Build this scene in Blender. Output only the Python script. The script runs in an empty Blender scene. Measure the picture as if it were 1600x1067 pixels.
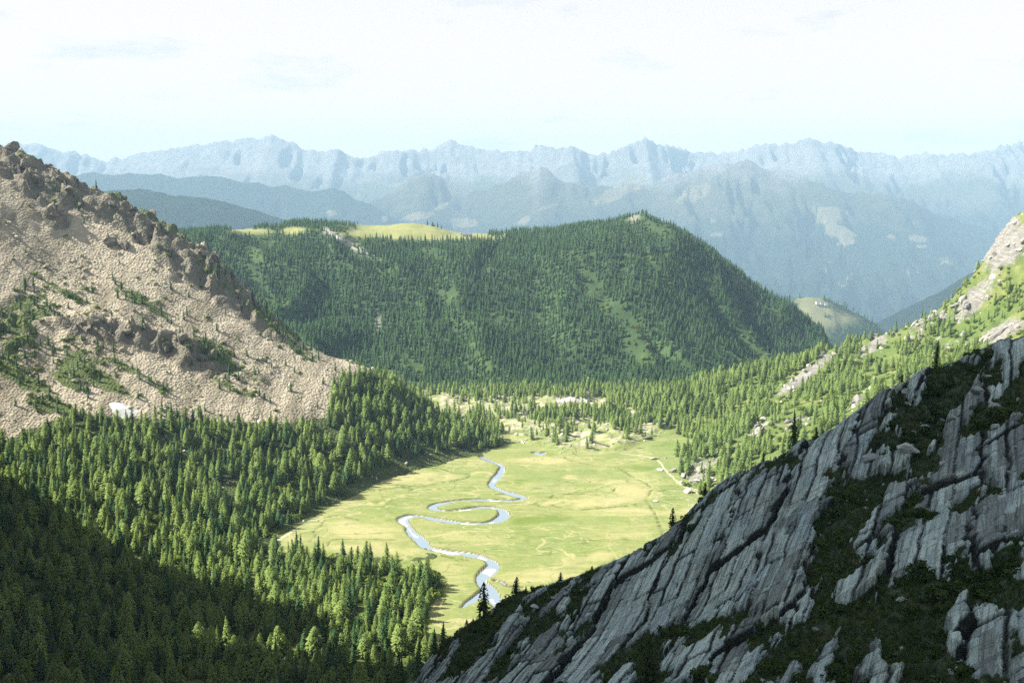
import bpy, math, random
import numpy as np
from mathutils import Vector

random.seed(7)
RNG = np.random.default_rng(7)
scene = bpy.context.scene
col = scene.collection

# ------------------------------------------------------------------ camera
PITCH = math.radians(9.1)
F = 35.0 / 36.0 * 1600.0          # focal length in photo pixels (1600 x 1067)
cam_d = bpy.data.cameras.new("camera")
cam_d.lens = 35.0; cam_d.sensor_width = 36.0
cam_d.clip_start = 0.5; cam_d.clip_end = 80000
cam = bpy.data.objects.new("camera", cam_d)
cam.location = (0, 0, 0)
cam.rotation_euler = (math.pi / 2 - PITCH, 0, 0)
col.objects.link(cam)
scene.camera = cam

# ------------------------------------------------------------------ world, sun, exposure
SUN_EL = math.radians(43.0)
SUN_A = math.radians(5.0)        # how far the sun stands beyond "due left"
SUN = Vector((-math.cos(SUN_A) * math.cos(SUN_EL), math.sin(SUN_A) * math.cos(SUN_EL), math.sin(SUN_EL)))
world = bpy.data.worlds.new("World")
scene.world = world
world.use_nodes = True
wn, wl = world.node_tree.nodes, world.node_tree.links
wn.clear()
w_out = wn.new("ShaderNodeOutputWorld")
w_bg = wn.new("ShaderNodeBackground")
w_sky = wn.new("ShaderNodeTexSky")
w_sky.sky_type = 'NISHITA'
w_sky.sun_disc = False
w_sky.sun_elevation = SUN_EL
w_sky.sun_rotation = -(math.pi / 2 - SUN_A)
w_sky.altitude = 1800
w_sky.air_density = 1.0
w_sky.dust_density = 3.0
w_bg.inputs["Strength"].default_value = 0.09
# a thin bright veil of cirrus over the whole sky, with faint thicker streaks
w_tc = wn.new("ShaderNodeTexCoord"); w_map = wn.new("ShaderNodeMapping"); w_map.inputs["Scale"].default_value = (1.0, 1.0, 3.6); w_map.inputs["Location"].default_value = (.35, .1, .2); w_map.inputs["Rotation"].default_value = (0, 0, -.30)
w_no = wn.new("ShaderNodeTexNoise"); w_no.inputs["Scale"].default_value = 7.0; w_no.inputs["Detail"].default_value = 8; w_no.inputs["Roughness"].default_value = .62
w_mr = wn.new("ShaderNodeMapRange"); w_mr.inputs[1].default_value = .56; w_mr.inputs[2].default_value = .70; w_mr.inputs[3].default_value = 0.0; w_mr.inputs[4].default_value = 1.0
w_sep = wn.new("ShaderNodeSeparateXYZ"); w_el = wn.new("ShaderNodeMapRange"); w_el.inputs[1].default_value = .04; w_el.inputs[2].default_value = .42; w_el.inputs[3].default_value = .97; w_el.inputs[4].default_value = .40
w_mx = wn.new("ShaderNodeMix"); w_mx.data_type = 'RGBA'; w_mx.inputs[7].default_value = (5.0, 4.3, 3.85, 1)
wl.new(w_tc.outputs["Generated"], w_map.inputs[0]); wl.new(w_map.outputs[0], w_no.inputs["Vector"]); wl.new(w_no.outputs["Fac"], w_mr.inputs[0])
wl.new(w_tc.outputs["Generated"], w_sep.inputs[0]); wl.new(w_sep.outputs[2], w_el.inputs[0]); wl.new(w_el.outputs[0], w_mx.inputs[0])
w_cl = wn.new("ShaderNodeMix"); w_cl.data_type = 'RGBA'; w_cl.blend_type = 'MULTIPLY'; w_cl.inputs[7].default_value = (.78, .86, .92, 1); wl.new(w_mr.outputs[0], w_cl.inputs[0])
wl.new(w_mx.outputs[2], w_cl.inputs[6]); wl.new(w_sky.outputs[0], w_mx.inputs[6]); wl.new(w_cl.outputs[2], w_bg.inputs[0])
wl.new(w_bg.outputs[0], w_out.inputs[0])

sun_d = bpy.data.lights.new("sun", 'SUN')
sun_d.energy = 5.0
sun_d.angle = math.radians(0.53)
sun_d.color = (1.0, 0.95, 0.86)
sun = bpy.data.objects.new("sun", sun_d)
sun.rotation_euler = SUN.to_track_quat('Z', 'Y').to_euler()
sun.location = (-300, 200, 900)
col.objects.link(sun)

scene.view_settings.view_transform = 'Standard'
scene.view_settings.look = 'None'
scene.view_settings.gamma = 1.0
scene.view_settings.exposure = 1.4
scene.view_settings.use_curve_mapping = False
scene.render.engine = 'CYCLES'
cy = scene.cycles
cy.max_bounces = 5; cy.diffuse_bounces = 2; cy.glossy_bounces = 2
cy.transmission_bounces = 2; cy.volume_bounces = 0; cy.transparent_max_bounces = 4
cy.use_denoising = False
cy.use_adaptive_sampling = True
cy.adaptive_threshold = 0.01

# ------------------------------------------------------------------ numeric helpers
CP, SP = math.cos(PITCH), math.sin(PITCH)

def ray(px, py):
    u = (np.asarray(px, float) - 800.0) / F
    v = -(np.asarray(py, float) - 533.5) / F
    return u, CP + v * SP, -SP + v * CP

def at(px, py, d):
    """world point seen at a photo pixel whose forward distance is d metres"""
    x, y, z = ray(px, py)
    t = np.asarray(d, float) / y
    return np.stack(np.broadcast_arrays(x * t, y * t, z * t), -1)

def on_level(px, py, z0):
    x, y, z = ray(px, py)
    t = z0 / z
    return np.stack(np.broadcast_arrays(x * t, y * t, z * t), -1)

def project(P):
    P = np.asarray(P, float)
    dep = P[..., 1] * CP - P[..., 2] * SP
    up = P[..., 1] * SP + P[..., 2] * CP
    dep = np.where(dep < 1e-3, 1e-3, dep)
    return 800 + F * P[..., 0] / dep, 533.5 - F * up / dep, dep

_perm = np.random.default_rng(11).permutation(4096)
_ga = np.random.default_rng(12).uniform(0, 2 * math.pi, 4096)
_gx, _gy = np.cos(_ga), np.sin(_ga)
_gv = np.random.default_rng(13).uniform(0, 1, 4096)

def _h(i, j, s=0):
    return _perm[(_perm[(i.astype(np.int64) + s * 57) & 4095] + j.astype(np.int64)) & 4095]

def hash01(i, j, s=0):
    return _gv[_h(np.asarray(i), np.asarray(j), s)]

def noise(x, y, s=0):
    xi, yi = np.floor(x), np.floor(y)
    fx, fy = x - xi, y - yi
    u = fx * fx * fx * (fx * (fx * 6 - 15) + 10)
    v = fy * fy * fy * (fy * (fy * 6 - 15) + 10)
    def g(a, b):
        h = _h(xi + a, yi + b, s)
        return _gx[h] * (fx - a) + _gy[h] * (fy - b)
    n0 = g(0, 0) * (1 - u) + g(1, 0) * u
    n1 = g(0, 1) * (1 - u) + g(1, 1) * u
    return (n0 * (1 - v) + n1 * v) * 1.5

def fbm(x, y, octv=4, s=0, gain=0.5):
    r, a = 0.0, 1.0
    for k in range(octv):
        r = r + a * noise(x, y, s + k)
        x, y, a = x * 2.03 + 11.3, y * 2.03 - 7.1, a * gain
    return r

def ridged(x, y, octv=4, s=0, gain=0.5):
    r, a, w = 0.0, 1.0, 1.0
    for k in range(octv):
        n = 1 - np.abs(noise(x, y, s + k))
        n = n * n * w
        r = r + a * n
        w = np.clip(n * 1.6, 0, 1)
        x, y, a = x * 2.07 + 5.2, y * 2.07 + 3.7, a * gain
    return r

def sstep(a, b, x):
    t = np.clip((x - a) / (b - a), 0, 1)
    return t * t * (3 - 2 * t)

class TPS:
    def __init__(self, pts, lam=0.0):
        P = np.asarray(pts, float)
        self.c = P[:, :2]; n = len(P)
        self.sc = 100.0
        K = self._k(self.c, self.c) + lam * np.eye(n)
        A = np.zeros((n + 3, n + 3)); A[:n, :n] = K
        A[:n, n] = 1; A[:n, n + 1:] = self.c / self.sc
        A[n:, :n] = A[:n, n:].T
        b = np.zeros(n + 3); b[:n] = P[:, 2]
        self.w = np.linalg.solve(A, b)
    def _k(self, a, b):
        d2 = ((a[:, None, :] - b[None, :, :]) / self.sc) ** 2
        r2 = d2.sum(-1)
        return 0.5 * r2 * np.log(r2 + 1e-9)
    def __call__(self, x, y):
        x, y = np.broadcast_arrays(np.asarray(x, float), np.asarray(y, float))
        shp = x.shape; q = np.stack([x.ravel(), y.ravel()], -1)
        out = np.empty(len(q)); n = len(self.c)
        for a in range(0, len(q), 40000):
            s = q[a:a + 40000]
            out[a:a + 40000] = self._k(s, self.c) @ self.w[:n] + self.w[n] + (s / self.sc) @ self.w[n + 1:]
        return out.reshape(shp)

def seg_dist(x, y, poly, widths=None):
    """distance to a polyline; with widths also the width at the nearest spot"""
    best = np.full(np.shape(x), 1e9); bw = np.zeros(np.shape(x))
    for k in range(len(poly) - 1):
        ax, ay = poly[k][:2]; bx, by = poly[k + 1][:2]
        dx, dy = bx - ax, by - ay
        t = np.clip(((x - ax) * dx + (y - ay) * dy) / (dx * dx + dy * dy + 1e-9), 0, 1)
        d = np.hypot(x - ax - t * dx, y - ay - t * dy)
        m = d < best
        best = np.where(m, d, best)
        if widths is not None:
            bw = np.where(m, widths[k] * (1 - t) + widths[k + 1] * t, bw)
    return (best, bw) if widths is not None else best

def in_poly(px, py, poly):
    inside = np.zeros(np.shape(px), bool)
    n = len(poly); j = n - 1
    for i in range(n):
        xi, yi = poly[i]; xj, yj = poly[j]
        c = ((yi > py) != (yj > py)) & (px < (xj - xi) * (py - yi) / (yj - yi + 1e-12) + xi)
        inside ^= c
        j = i
    return inside

def blobs(px, py, lst):
    """sum of soft ellipses (px, py, rx, ry, degrees, value)"""
    r = np.zeros(np.shape(px))
    for cx, cy_, rx, ry, an, val in lst:
        c, s = math.cos(math.radians(an)), math.sin(math.radians(an))
        dx, dy = px - cx, py - cy_
        a, b = (dx * c + dy * s) / rx, (-dx * s + dy * c) / ry
        r = r + val * np.exp(-(a * a + b * b) ** 1.5)
    return r

def smooth_line(pts, n=6):
    P = np.asarray(pts, float); out = []
    for i in range(len(P) - 1):
        p0 = P[max(i - 1, 0)]; p1 = P[i]; p2 = P[i + 1]; p3 = P[min(i + 2, len(P) - 1)]
        for k in range(n):
            t = k / n
            out.append(0.5 * ((2 * p1) + (-p0 + p2) * t + (2 * p0 - 5 * p1 + 4 * p2 - p3) * t * t + (-p0 + 3 * p1 - 3 * p2 + p3) * t ** 3))
    out.append(P[-1])
    return np.array(out)

# ------------------------------------------------------------------ blender helpers
def link(name, me, mat=None, kind=None, label=None, cat=None, group=None, parent=None):
    o = bpy.data.objects.new(name, me)
    if mat is not None and me is not None and len(me.materials) == 0:
        me.materials.append(mat)
    if kind: o["kind"] = kind
    if label: o["label"] = label
    if cat: o["category"] = cat
    if group: o["group"] = group
    if parent is not None: o.parent = parent
    col.objects.link(o)
    return o

def mesh_np(name, V, Fc, smooth=False, attrs=None):
    """fast mesh from arrays (all faces of one size)"""
    V = np.ascontiguousarray(V, np.float32); Fc = np.ascontiguousarray(Fc, np.int32)
    me = bpy.data.meshes.new(name)
    n, k = Fc.shape
    me.vertices.add(len(V)); me.vertices.foreach_set("co", V.ravel())
    me.loops.add(n * k); me.loops.foreach_set("vertex_index", Fc.ravel())
    me.polygons.add(n)
    me.polygons.foreach_set("loop_start", np.arange(0, n * k, k, dtype=np.int32))
    me.polygons.foreach_set("loop_total", np.full(n, k, np.int32))
    me.polygons.foreach_set("use_smooth", np.full(n, smooth, bool))
    for an, av in (attrs or {}).items():
        a = me.attributes.new(an, 'FLOAT', 'POINT')
        a.data.foreach_set("value", np.ascontiguousarray(av, np.float32).ravel())
    me.update(calc_edges=True)
    return me

def grid_mesh(name, X, Y, Z, attrs=None, smooth=True, keep=None):
    h, w = X.shape
    V = np.stack([X.ravel(), Y.ravel(), Z.ravel()], -1)
    i = np.arange(h * w).reshape(h, w)
    Fc = np.stack([i[:-1, :-1].ravel(), i[:-1, 1:].ravel(), i[1:, 1:].ravel(), i[1:, :-1].ravel()], -1)
    if keep is not None:
        kf = keep.ravel()
        Fc = Fc[kf[Fc].any(1)]
        used = np.zeros(len(V), bool); used[Fc.ravel()] = True
        remap = np.cumsum(used) - 1
        V = V[used]; Fc = remap[Fc]
        attrs = {k: a.ravel()[used] for k, a in (attrs or {}).items()}
    return mesh_np(name, V, Fc, smooth, {k: a.ravel() for k, a in (attrs or {}).items()})

def grid_xy(x0, x1, y0, y1, r):
    return np.meshgrid(np.arange(x0, x1 + r, r), np.arange(y0, y1 + r, r))

class NT:
    """tiny node-tree writer"""
    def __init__(self, name):
        self.m = bpy.data.materials.new(name); self.m.use_nodes = True
        self.t = self.m.node_tree; self.t.nodes.clear()
        self.out = self.t.nodes.new("ShaderNodeOutputMaterial")
    def n(self, typ, **kw):
        nd = self.t.nodes.new(typ)
        for k, v in kw.items():
            if k.startswith("i_"):
                key = k[2:]; key = int(key) if key.isdigit() else key.replace("_", " ")
                nd.inputs[key].default_value = v
            else:
                setattr(nd, k, v)
        return nd
    def l(self, a, b):
        self.t.links.new(a, b)
    def val(self, sock, v):
        if hasattr(v, "is_linked") or hasattr(v, "links"):
            self.l(v, sock)
        else:
            sock.default_value = v
    def math(self, op, a, b=None, c=None):
        nd = self.n("ShaderNodeMath", operation=op)
        self.val(nd.inputs[0], a)
        if b is not None: self.val(nd.inputs[1], b)
        if c is not None: self.val(nd.inputs[2], c)
        return nd.outputs[0]
    def mix(self, f, a, b, mode='MIX'):
        nd = self.n("ShaderNodeMix", data_type='RGBA', blend_type=mode)
        self.val(nd.inputs[0], f)
        for s, v in ((nd.inputs[6], a), (nd.inputs[7], b)):
            if isinstance(v, tuple) and len(v) == 3: v = v + (1,)
            self.val(s, v)
        return nd.outputs[2]
    def noise(self, scale, detail=4, rough=0.6, vec=None, dist=0.0):
        nd = self.n("ShaderNodeTexNoise")
        nd.inputs["Scale"].default_value = scale; nd.inputs["Detail"].default_value = detail
        nd.inputs["Roughness"].default_value = rough; nd.inputs["Distortion"].default_value = dist
        if vec is not None: self.l(vec, nd.inputs["Vector"])
        return nd.outputs["Fac"]
    def ramp(self, f, lo, hi):
        nd = self.n("ShaderNodeMapRange", clamp=True)
        nd.inputs[1].default_value = lo; nd.inputs[2].default_value = hi
        self.l(f, nd.inputs[0])
        return nd.outputs[0]
    def attr(self, name):
        return self.n("ShaderNodeAttribute", attribute_name=name).outputs["Fac"]
    def pos(self, scale=(1, 1, 1), rot=(0, 0, 0)):
        g = self.n("ShaderNodeNewGeometry")
        mp = self.n("ShaderNodeMapping")
        mp.inputs["Scale"].default_value = scale; mp.inputs["Rotation"].default_value = rot
        self.l(g.outputs["Position"], mp.inputs["Vector"])
        return mp.outputs[0]
    def bump(self, h, dist=1.0, strength=0.5):
        nd = self.n("ShaderNodeBump")
        nd.inputs["Strength"].default_value = strength; nd.inputs["Distance"].default_value = dist
        self.l(h, nd.inputs["Height"])
        return nd.outputs[0]
    def principled(self, colr, rough=0.9, normal=None, spec=0.2):
        p = self.n("ShaderNodeBsdfPrincipled")
        if isinstance(colr, tuple): colr = colr + (1,) if len(colr) == 3 else colr
        self.val(p.inputs["Base Color"], colr)
        self.val(p.inputs["Roughness"], rough)
        p.inputs["Specular IOR Level"].default_value = spec
        if normal is not None: self.l(normal, p.inputs["Normal"])
        self.l(p.outputs[0], self.out.inputs[0])
        return p

def plain_mat(name, colr, rough=0.8, var=0.25, scale=2.0):
    m = NT(name)
    f = m.noise(scale, 4, 0.6, m.pos())
    dark = tuple(c * (1 - var) for c in colr); light = tuple(min(1, c * (1 + var)) for c in colr)
    m.principled(m.mix(f, dark, light), rough)
    return m.m

# ------------------------------------------------------------------ ground shapes
LEVEL = -200.0

# left: scree mountain, its forest apron and the low wood in front
_B = []
for p in [(-150, 165, 890), (0, 240, 860), (60, 258, 858), (130, 296, 855), (220, 338, 850), (300, 388, 842), (345, 424, 835),
          (400, 484, 825), (470, 533, 810), (530, 560, 790), (580, 578, 775), (650, 634, 765), (720, 672, 758),
          (0, 450, 725), (150, 400, 790), (150, 520, 705), (300, 500, 755), (300, 580, 700), (430, 560, 745), (430, 612, 705), (0, 580, 655),
          (0, 690, 600), (140, 655, 632), (300, 662, 650), (430, 668, 668), (515, 656, 690),
          (0, 800, 510), (0, 900, 450), (200, 900, 470), (300, 770, 580), (150, 760, 560)]:
    _B.append(at(*p))
for p in [(795, 694), (700, 724), (600, 752), (540, 785), (440, 842)]:
    q = on_level(p[0], p[1], LEVEL - 0.5); _B.append(q)
_B += [np.array(p) for p in [(-60, 480, -201), (-60, 400, -203), (-200, 360, -200), (-330, 330, -165), (-20, 560, -206), (20, 700, -210),
       (60, 800, -216), (-100, 880, -228), (-250, 960, -190), (-430, 1010, -20), (-520, 900, 30)]]
_tB = TPS(_B)
def zB_base(x, y): return _tB(x, y)
CRAG_MASK = [(30, 262, 60, 26, 38, 1.0), (110, 300, 70, 24, 38, .9), (60, 320, 50, 18, 38, .5), (200, 340, 60, 22, 40, 1.1), (275, 395, 70, 26, 40, 1.3), (345, 445, 60, 24, 45, 1.3), (410, 500, 60, 20, 42, 1.1), (90, 345, 24, 18, 0, .7),
             (165, 515, 90, 17, 8, 1.1), (300, 555, 70, 24, 20, 1.1), (15, 515, 45, 40, 0, .8), (230, 530, 50, 14, 15, .8)]
SC_POLY = [(-400, 120), (0, 225), (130, 280), (240, 345), (345, 408), (470, 520), (600, 575), (527, 590), (518, 650), (430, 664), (300, 656), (190, 652), (110, 645), (0, 692), (-400, 800)]
def zB(x, y):
    z = zB_base(x, y)
    px, py, _ = project(np.stack([x, y, z], -1))
    cr = blobs(px, py, CRAG_MASK)
    u = (x * .78 - y * .62) / 24 + 1.1 * fbm(x / 40, y / 40, 3, 15) + .25 * hash01(np.floor(x / 6), np.floor(y / 6), 17); saw = u - np.floor(u)
    z = z + np.clip(cr, 0, 1) * 11.0 * (saw ** 1.5 * sstep(1.0, .93, saw) - .3) * (.4 + .9 * sstep(-.3, .4, noise(x / 19, y / 19, 18)))
    z = z + 3.0 * fbm(x / 60, y / 60, 4, 3) + cr * (7.0 * (ridged(x / 26, y / 26, 4, 5) - 0.75)) + 0.7 * fbm(x / 7, y / 7, 3, 9)
    return z

# far wooded hill
_A = []
for p in [(120, 398, 1350), (290, 374, 1350), (420, 366, 1350), (520, 362, 1360), (600, 360, 1420), (645, 351, 1440), (720, 366, 1425), (780, 372, 1380),
          (860, 372, 1350), (925, 360, 1350), (960, 346, 1347), (990, 326, 1345), (1014, 340, 1345), (1036, 360, 1345), (1080, 368, 1340), (1130, 410, 1330), (1170, 458, 1320),
          (1230, 487, 1300), (1290, 540, 1285), (1350, 610, 1270), (560, 378, 1345), (700, 384, 1345), (640, 386, 1335),
          (500, 628, 955), (700, 630, 945), (850, 624, 945), (1000, 610, 985), (1150, 590, 1050), (1290, 600, 1150), (380, 600, 990), (200, 590, 1000),
          (420, 470, 1180), (600, 490, 1150), (750, 470, 1170), (900, 470, 1170), (1000, 450, 1180), (1100, 480, 1180), (1200, 545, 1190)]:
    _A.append(at(*p))
for p in [(0, 1700, -150), (-400, 1700, -120), (300, 1700, -170), (600, 1600, -420), (520, 1350, -330), (600, 1200, -330), (-700, 1400, -60), (-700, 1000, -150), (0, 850, -225), (300, 900, -240), (-300, 900, -215)]:
    _A.append(np.array(p, float))
_tA = TPS(_A)
def zA(x, y):
    return _tA(x, y) + 4.0 * fbm(x / 110, y / 110, 3, 21) + 20.0 * (ridged((x + .35 * y) / 130 + 3 + .4 * noise(x / 90, y / 90, 27), y / 420, 3, 25) - .95) * sstep(930, 1050, y) * sstep(1400, 1310, y) + 1.0 * fbm(x / 15, y / 15, 3, 23)

# sunlit slope at the right
_C = []
for p in [(950, 634, 890), (1100, 598, 890), (1200, 580, 880), (1290, 562, 870), (1400, 536, 855), (1450, 520, 848), (1490, 503, 842), (1528, 468, 836), (1548, 405, 828),
          (1600, 332, 815), (1750, 235, 800), (1500, 560, 640), (1600, 520, 560), (1300, 640, 660), (1400, 590, 680), (1200, 660, 690), (1480, 526, 765), (1535, 492, 765), (1595, 420, 765), (1400, 558, 770), (1300, 592, 770), (1560, 545, 690), (1480, 552, 700)]:
    _C.append(at(*p))
for p in [(1000, 660), (1080, 690), (1066, 720), (1075, 760), (1112, 790)]:
    _C.append(on_level(p[0], p[1], LEVEL - 0.5))
_C += [np.array(p, float) for p in [(140, 520, -201), (128, 420, -203), (300, 440, -95), (300, 330, -80), (120, 330, -205), (60, 800, -207), (60, 640, -225), (40, 500, -245),
       (120, 960, -240), (260, 980, -250), (420, 960, -200), (540, 900, -120), (60, 930, -230), (395, 885, -170), (330, 915, -200), (470, 870, -90)]]
_tC = TPS(_C)
def zC_base(x, y): return _tC(x, y)
def zC(x, y):
    z = zC_base(x, y)
    px, py, _ = project(np.stack([x, y, z], -1))
    cr = blobs(px, py, C_ROCKS)
    return z + 2.5 * fbm(x / 45, y / 45, 4, 31) + 0.8 * fbm(x / 9, y / 9, 3, 33) + np.clip(cr, 0, 1) * 5.0 * (ridged(x / 20, y / 20, 4, 35) - .7)
C_ROCKS = [(1565, 375, 45, 50, 60, 1.3), (1520, 470, 60, 22, -45, 1.0), (1440, 510, 50, 14, -45, .8), (1365, 540, 45, 12, -30, 1.0), (1280, 570, 40, 10, -40, 1.0), (1240, 600, 45, 12, -38, .9),
           (1570, 515, 50, 16, -25, 1.1), (1345, 622, 30, 8, -45, .7), (1190, 670, 45, 14, -30, .7), (1250, 660, 30, 12, -20, .7), (1090, 740, 30, 25, -30, .9), (1130, 710, 25, 15, -30, .7),
           (1490, 540, 40, 14, -30, .6), (1160, 640, 30, 8, -45, .6)]

# valley floor with the winding stream
RIV_PX = [(818, 691, 7), (800, 692, 8), (770, 700, 8), (750, 708, 9), (760, 717, 10), (783, 726, 13), (783, 735, 13), (776, 745, 13), (768, 757, 15), (782, 765, 14), (805, 772, 15), (819, 777, 16),
          (800, 781, 12), (760, 780, 12), (725, 780, 12), (690, 785, 14), (676, 791, 14), (690, 797, 14), (722, 796, 13), (750, 792, 13), (776, 793, 16), (788, 800, 20), (781, 810, 20), (758, 816, 16),
          (725, 816, 14), (687, 811, 15), (662, 806, 16), (640, 805, 17), (629, 811, 19), (637, 821, 17), (645, 832, 18), (658, 843, 19), (668, 854, 22), (700, 861, 20), (737, 866, 19), (762, 873, 22),
          (770, 882, 24), (762, 893, 26), (752, 905, 27), (762, 918, 26), (770, 932, 24), (778, 946, 22), (800, 970, 22), (830, 1010, 22)]
_r = np.array(RIV_PX, float)
_rw = on_level(_r[:, 0], _r[:, 1], LEVEL)
_wid = _r[:, 2] * np.hypot(_rw[:, 1], 200) / F * 0.5 * (.80 + .22 * np.sin(np.arange(len(_r)) * 2.1))
RIV = smooth_line(np.column_stack([_rw[:, :2], _wid]), 5)
_b = np.array([(752, 925, 15), (742, 934, 14), (731, 941, 10), (722, 948, 4)], float)
_bw = on_level(_b[:, 0], _b[:, 1], LEVEL)
BRANCH = smooth_line(np.column_stack([_bw[:, :2], _b[:, 2] * 500 / F * .5]), 5)
_p = np.array([(835, 706, 9), (845, 709, 11), (850, 706, 8)], float)
_pw = on_level(_p[:, 0], _p[:, 1], LEVEL)
POOL = np.column_stack([_pw[:, :2], _p[:, 2] * 760 / F * .5])
_s = np.array([(772, 905, 6), (785, 908, 5), (792, 914, 4), (800, 915, 3), (815, 916, 2)], float)
_sw = on_level(_s[:, 0], _s[:, 1], LEVEL)
SIDE = np.column_stack([_sw[:, :2], _s[:, 2] * 500 / F * .5])
def lvl_line(pts, n=4):
    a = np.array(pts, float); w = on_level(a[:, 0], a[:, 1], LEVEL)
    return smooth_line(w[:, :2], n)
DITCHES = [lvl_line(p) for p in [
    [(860, 711), (885, 716), (905, 722), (930, 726), (965, 731), (985, 742), (1010, 755), (1020, 765)],
    [(1018, 765), (1012, 780), (1022, 800), (1030, 820), (1040, 845)],
    [(660, 728), (690, 733), (712, 739), (735, 741), (725, 748), (700, 752), (665, 758), (640, 766)],
    [(490, 832), (500, 822), (520, 805), (560, 812)], [(512, 852), (520, 843), (560, 841), (620, 843)], [(860, 778), (866, 772)],
    [(775, 772), (800, 770)], [(880, 772), (910, 771), (940, 773), (955, 770), (962, 762)], [(862, 788), (890, 795), (930, 795), (980, 790)],
    [(1030, 767), (1048, 764), (1066, 763)], [(484, 846), (492, 838), (494, 834)], [(620, 758), (650, 764), (690, 763)],
    [(975, 703), (1000, 700), (1040, 696)], [(690, 868), (720, 873), (735, 876)]]]
TRACK = lvl_line([(425, 850), (445, 836), (480, 812), (520, 788), (560, 766), (600, 746), (640, 733), (690, 720), (730, 708)])
FOOTPATHS = [lvl_line([(970, 708), (990, 710), (1008, 712), (1026, 717), (1032, 724), (1042, 737), (1052, 746), (1062, 756), (1075, 762), (1100, 776)])]
DRY = [(560, 828, 70, 16, 5, .9), (575, 858, 90, 9, 2, 1.0), (640, 745, 60, 9, -8, .8), (690, 750, 40, 5, -12, .7), (930, 785, 60, 12, 0, .9), (985, 765, 45, 14, 10, 1.0), (890, 765, 40, 6, 0, .6), (1000, 800, 90, 8, 0, .7),
       (720, 838, 60, 8, 8, .6), (940, 868, 22, 10, 0, .9), (985, 830, 60, 12, 0, .6), (850, 900, 70, 12, 0, .8), (890, 745, 12, 4, 0, 1.0), (700, 890, 30, 14, 0, .7), (1010, 745, 40, 10, 10, .6), (850, 718, 70, 5, 0, .5),
       (460, 838, 25, 10, -30, .6), (670, 940, 25, 30, 0, .6), (870, 720, 60, 6, 0, .4)]
def riv_info(x, y):
    d, w = seg_dist(x, y, RIV[:, :2], RIV[:, 2])
    e = d - w
    for L in (BRANCH, POOL, SIDE):
        d2, w2 = seg_dist(x, y, L[:, :2], L[:, 2]); e = np.minimum(e, d2 - w2)
    return e
def boulder_zone(x, y):
    px, py, _ = project(np.stack([x, y, np.full(np.shape(x), LEVEL)], -1))
    lim = np.interp(px, [640, 740, 800, 830, 880, 930, 975, 1030, 1085, 1200], [700, 690, 684, 694, 706, 708, 702, 680, 676, 660])
    return sstep(4, -8, py - lim)
def zP(x, y, riv=True):
    z = LEVEL + 0.5 * fbm(x / 40, y / 40, 3, 41) + 0.12 * fbm(x / 6, y / 6, 2, 43)
    bz = boulder_zone(x, y)
    z = z + bz * (2.0 + 3.5 * fbm(x / 35, y / 35, 4, 45) + 1.2 * fbm(x / 8, y / 8, 3, 47))
    if riv:
        e = riv_info(x, y) + 0.5 * noise(x / 5, y / 5, 49)
        z = z - 1.5 * sstep(0.5, -0.45, e) * 1.0
        bar = sstep(-.05, .25, noise(x / 14 + 3, y / 14, 48) + .25 * noise(x / 4, y / 4, 47))
        z = z + sstep(-0.8, -2.4, e) * (-0.25 + 1.2 * bar)
        for L in DITCHES:
            z = z - 0.45 * sstep(0.9, 0.1, seg_dist(x, y, L) + .5 * noise(x / 3, y / 3, 50))
    return z

# foreground slab slope
_D = []
RIDGE_D = [(600, 1110, 214), (650, 1067, 216), (700, 1003, 222), (770, 955, 230), (870, 914, 232), (960, 884, 232), (1050, 834, 230), (1110, 776, 230), (1180, 742, 228), (1280, 692, 224), (1380, 622, 215),
           (1470, 577, 208), (1540, 547, 203), (1600, 538, 198), (1750, 470, 190)]
for p in RIDGE_D:
    q = at(*p); _D.append(q)
    r = q / np.hypot(q[0], q[1])
    _D.append(np.array([q[0] + r[0] * 35, q[1] + r[1] * 35, q[2] - 34]))
    _D.append(np.array([q[0] + r[0] * 110, q[1] + r[1] * 110, q[2] - 125]))
for p in [(800, 1067, 186), (1000, 1067, 156), (1200, 1067, 128), (1400, 1067, 106), (1600, 1067, 90), (1750, 1000, 85), (1600, 800, 136), (1400, 850, 148), (1200, 850, 182), (1400, 720, 184), (1050, 960, 186), (900, 990, 200), (1600, 660, 168), (1200, 960, 152), (1400, 960, 124)]:
    _D.append(at(*p))
_D += [np.array(p, float) for p in [(0, -10, -3), (0, 35, -36), (35, 50, -36), (70, 60, -26), (-60, 60, -75), (-60, 150, -125), (-70, 220, -150), (-120, 150, -160), (90, 0, 10), (-90, 0, -60)]]
_tD = TPS(_D)
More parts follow.
